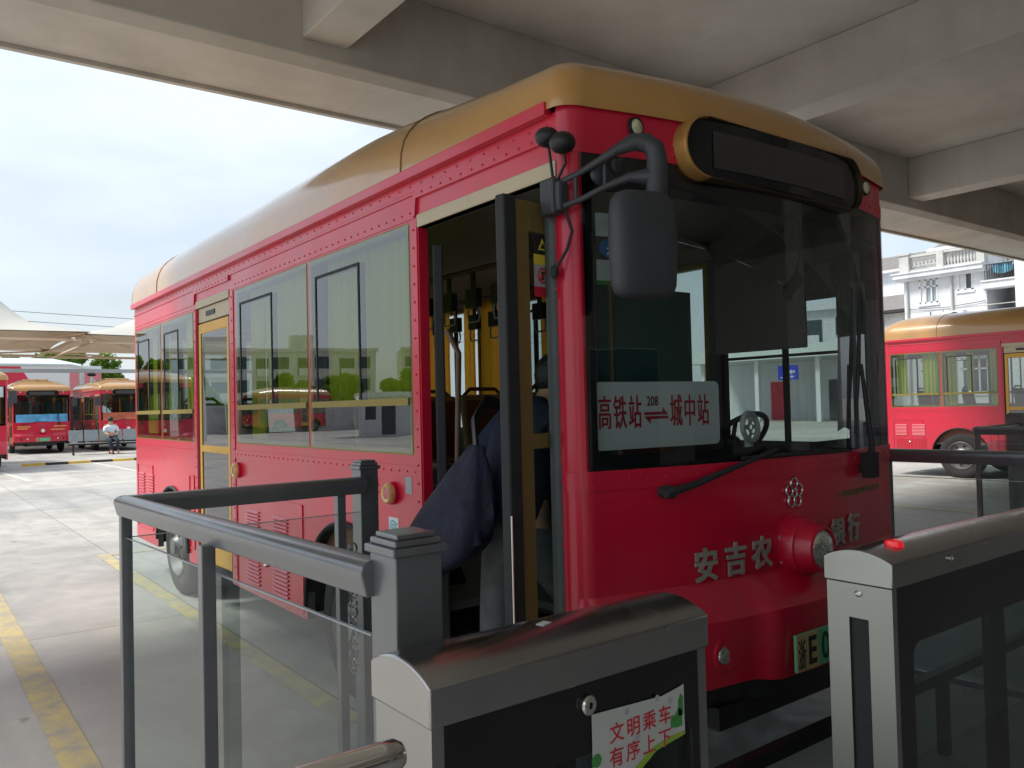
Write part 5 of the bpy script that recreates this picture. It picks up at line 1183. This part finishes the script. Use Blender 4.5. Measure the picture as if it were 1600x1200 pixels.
    mb = MB()
    for k in range(4): mb.tube([(.6, 12.2 - k * .9, 6.6), (.6, 12.2 - k * .9, 7.5)], .02, 5)
    mb.tube([(.6, 12.4, 7.5), (.6, 9.0, 7.45)], .02, 5); mb.build('clothes_frame', 'darkroom', r)
    for h in holes[:2]: window(r, *h, pane='winpanelight' if h[0] > 13 else 'winpane', bars=2 if h[0] > 13 else 1, curtain=True)
    for h in holes[4:]: window(r, *h, bars=2)
    mb = MB(); 
    for y in (13.95, 13.45): mb.tube([(0, y, 4.55), (-.18, y, 4.6), (-.18, y, 4.85)], .022, 6); mb.tube([(-.2, y, 4.6), (-.2, y + .16, 4.6)], .014, 5)
    mb.build('wall_bracket', 'darkroom', r)
    mb = MB(); mb.box(-.012, 0, 4, 15.1, 4.90, 4.93); mb.build('string_course', 'plasterold', r)
    for (y, z) in ((13.0, 4.2), (11.95 + .5, 3.2), (9.9, 4.2)):
        mb = MB(); mb.box(-.42, -.05, y - .42, y + .42, z, z + .58); mb.mi = 1; mb.lathe((-.425, y - .08, z + .29), (-1, 0, 0), [(0, .24), (.004, .23)], 18, True); mb.build('air_conditioner', ['white', 'darkroom'], r, bevel=.01)
    for y in (14.95, 13.15): mb = MB(); mb.cyl((-.07, y, 0), (-.07, y, 6.25), .05, seg=8); mb.build('drain_pipe', 'plasterold', r)
    mb = MB(); mb.tube([(-.05, 14.9, 5.05), (-.06, 13.3, 4.98), (-.05, 11.9, 5.08)], .012, 5); mb.tube([(-.05, 13.2, 5.0), (-.05, 13.25, 4.6)], .01, 5); mb.build('cable', 'black', r)
    tag(r, 'white plastered house with roof balustrade, balcony and blue cloth above the side-on bus', 'house')
white_building()
def old_house():
    r = empty('old_house', (41, 16, 0)); mb = MB(); mb.box(0, 8, 0, 7, 0, 5.9); mb.build('wall', 'plasterold', r)
    mb = MB(); mb.prism([(-.5, -.3, 6.0), (3.5, -.3, 7.3), (8.3, -.3, 6.0)], (0, 7.6, 0)); mb.build('tiled_roof', 'tile', r)
    mb = MB(); mb.box(-.5, -.3, -.3, 7.3, 5.9, 6.05); mb.build('eave', 'darkroom', r)
    window(r, 2.9, 3.9, 3.9, 5.0, 0, bars=2); window(r, .8, 1.8, 3.9, 5.0, 0, bars=2); window(r, 5.2, 6.3, 3.9, 5.0, 0, bars=2)
    tag(r, 'older grey-roofed house with patched wall just right of the bus front edge', 'house')
    r = empty('rear_house', (48, 18, 0)); mb = MB(); mb.box(0, 7, 0, 8, 0, 9.3); mb.build('wall', 'plaster', r); mb = MB(); mb.prism([(-.4, -.3, 9.3), (3, -.3, 10.7), (7.3, -.3, 9.3)], (0, 8.6, 0)); mb.build('tiled_roof', 'tile', r)
    mb = MB(); mb.box(-.5, 7.3, -.35, 8.3, 9.15, 9.3); mb.build('cornice', 'plaster', r); window(r, 1, 2.2, 7, 8.2, 0, bars=2); window(r, 4, 5.2, 7, 8.2, 0, bars=2)
    tag(r, 'tallest pale house with grey tiles standing behind the older house', 'house')
old_house()
def apartment(x, y, rz, w_, floors, lb, bays=5, m='plasterpale', depth=9):
    r = empty('apartment_building', (x, y, 0), rz); mb = MB(); H_ = floors * 2.9 + .6; mb.box(0, w_, .1, depth, 0, H_); mb.box(-.2, w_ + .2, -.3, .1, H_ - .35, H_ + .1)
    for f in range(1, floors): mb.box(0, w_, -.06, .1, f * 2.9 - .1, f * 2.9 + .1)
    mb.box(w_ * .3, w_ * .42, 1, 4, H_, H_ + 1.9); mb.box(w_ * .72, w_ * .82, 1, 4, H_, H_ + 1.6)
    mb.build('wall', m, r); bw = w_ / bays
    for f in range(floors):
        for b in range(bays):
            x0 = b * bw + bw * .16; z0 = f * 2.9 + .95; mb = MB(); mb.box(x0 - .08, x0 + bw * .34 + .08, .0, .1, z0 - .08, z0 + 1.55 + .08); mb.mi = 1; mb.box(x0, x0 + bw * .34, -.02, .0, z0, z0 + 1.55); mb.build('window', ['winframe', 'winpane'], r)
            x1 = b * bw + bw * .60; mb = MB(); mb.box(x1, x1 + bw * .34, -1.0, .0, z0 - .95, z0 - .82); mb.box(x1, x1 + bw * .34, -1.0, -.93, z0 - .82, z0 + .02); mb.build('balcony', m, r); mb = MB(); mb.box(x1, x1 + bw * .34, .05, .099, z0 - .8, z0 + 1.4); mb.build('balcony_door', 'winpane', r)
    tag(r, lb, 'building', 'apartment blocks seen in the bus windows'); return r
# west side of the yard: reflected in the side windows of the near bus
apartment(-72, 84, R(24), 22, 3, 'cream apartment block mirrored in the front side window of the near bus', 4)
apartment(-49, 95, R(16), 26, 3, 'cream apartment block mirrored in the middle side windows of the near bus', 5)
apartment(-74, 50, R(60), 24, 4, 'cream apartment block standing far out to the left of the yard', 5)
for k, (x, y, s) in enumerate(((-25, 66, .82), (-29.5, 64, .72), (-35, 62, .86), (-40, 58, .7), (-19, 70, .8), (-14, 72, 1.0), (-46, 52, .8))):
    put_tree(t1 if k % 2 else t2, x, y, s, ['round tree', 'low bushy tree', 'wide tree', 'small tree', 'slender tree', 'tall tree', 'outermost tree'][k] + ' of the row mirrored in the near bus windows', k * 1.1)
bx = empty('guard_booth', (-19.2, 37.2, 0), R(20)); mb = MB(); mb.box(-1.3, 1.3, -.9, .9, 0, 2.05); mb.build('wall', 'white', bx); mb = MB(); mb.box(-1.55, 1.55, -1.15, 1.15, 2.05, 2.3); mb.build('roof', 'white', bx); mb = MB(); mb.box(-.45, .2, -.92, -.9, .1, 1.85); mb.build('door', 'winpane', bx); mb = MB(); mb.box(.5, 1.1, -.92, -.9, .9, 1.7); mb.build('window', 'winpane', bx)
tag(bx, 'small white guard booth mirrored in the front side window', 'booth')
b6 = copy_tree(b2); b6.location = (-17, 50, 0); b6.rotation_euler.z = R(70); tag(b6, 'red bus parked across the yard, mirrored in the side windows', 'bus', GRP)
b7 = copy_tree(b2); b7.location = (-6.2, 26.5, 0); b7.rotation_euler.z = R(0); tag(b7, 'red bus parked in the yard left of the photo, mirrored in the rear side windows', 'bus', GRP)
mb = MB(); mb.box(-70, -8, 52, 52.25, 0, 1.9); tag(mb.build('yard_wall', 'plasterold'), 'long grey yard wall at the far side, seen mirrored', 'wall')
# far platform canopy on the right, seen through the windshield
r = empty('platform_canopy', (42, 20, 0)); mb = MB(); mb.box(0, 7, -4, 16, 3.95, 4.75); mb.build('roof', 'roofpale', r)
for k in range(5): mb = MB(); mb.box(.6, .9, -3 + k * 4.4, -2.7 + k * 4.4, 0, 3.95); mb.build('column', 'white', r)
mb = MB(); mb.box(4.5, 4.8, -4, 16, 0, 3.9); mb.build('wall', 'plaster', r)
for k in range(4): mb = MB(); mb.box(4.44, 4.49, -2.5 + k * 4.4, -1.2 + k * 4.4, 0, 2.6); mb.build('door', 'signred' if k % 2 else 'winpane', r)
tag(r, 'low platform canopy with pale fascia seen through the windshield of the near bus', 'canopy')
sg = MB(); sg.box(42.3, 42.36, 27.1, 28.5, 2.6, 3.5); so = sg.build('blue_sign', 'bluebottle'); tag(so, 'small blue hanging sign under the distant platform canopy', 'sign')
sg = MB(); text_mb(sg, '上客', (42.295, 28.35, 2.75), (0, -1, 0), (0, 0, 1), .55, .01, .01); sg.build('sign_text', 'white', so)
apartment(60, 42, R(-72), 26, 3, 'pale apartment block behind the platform canopy, seen through the windshield', 5, 'plaster')
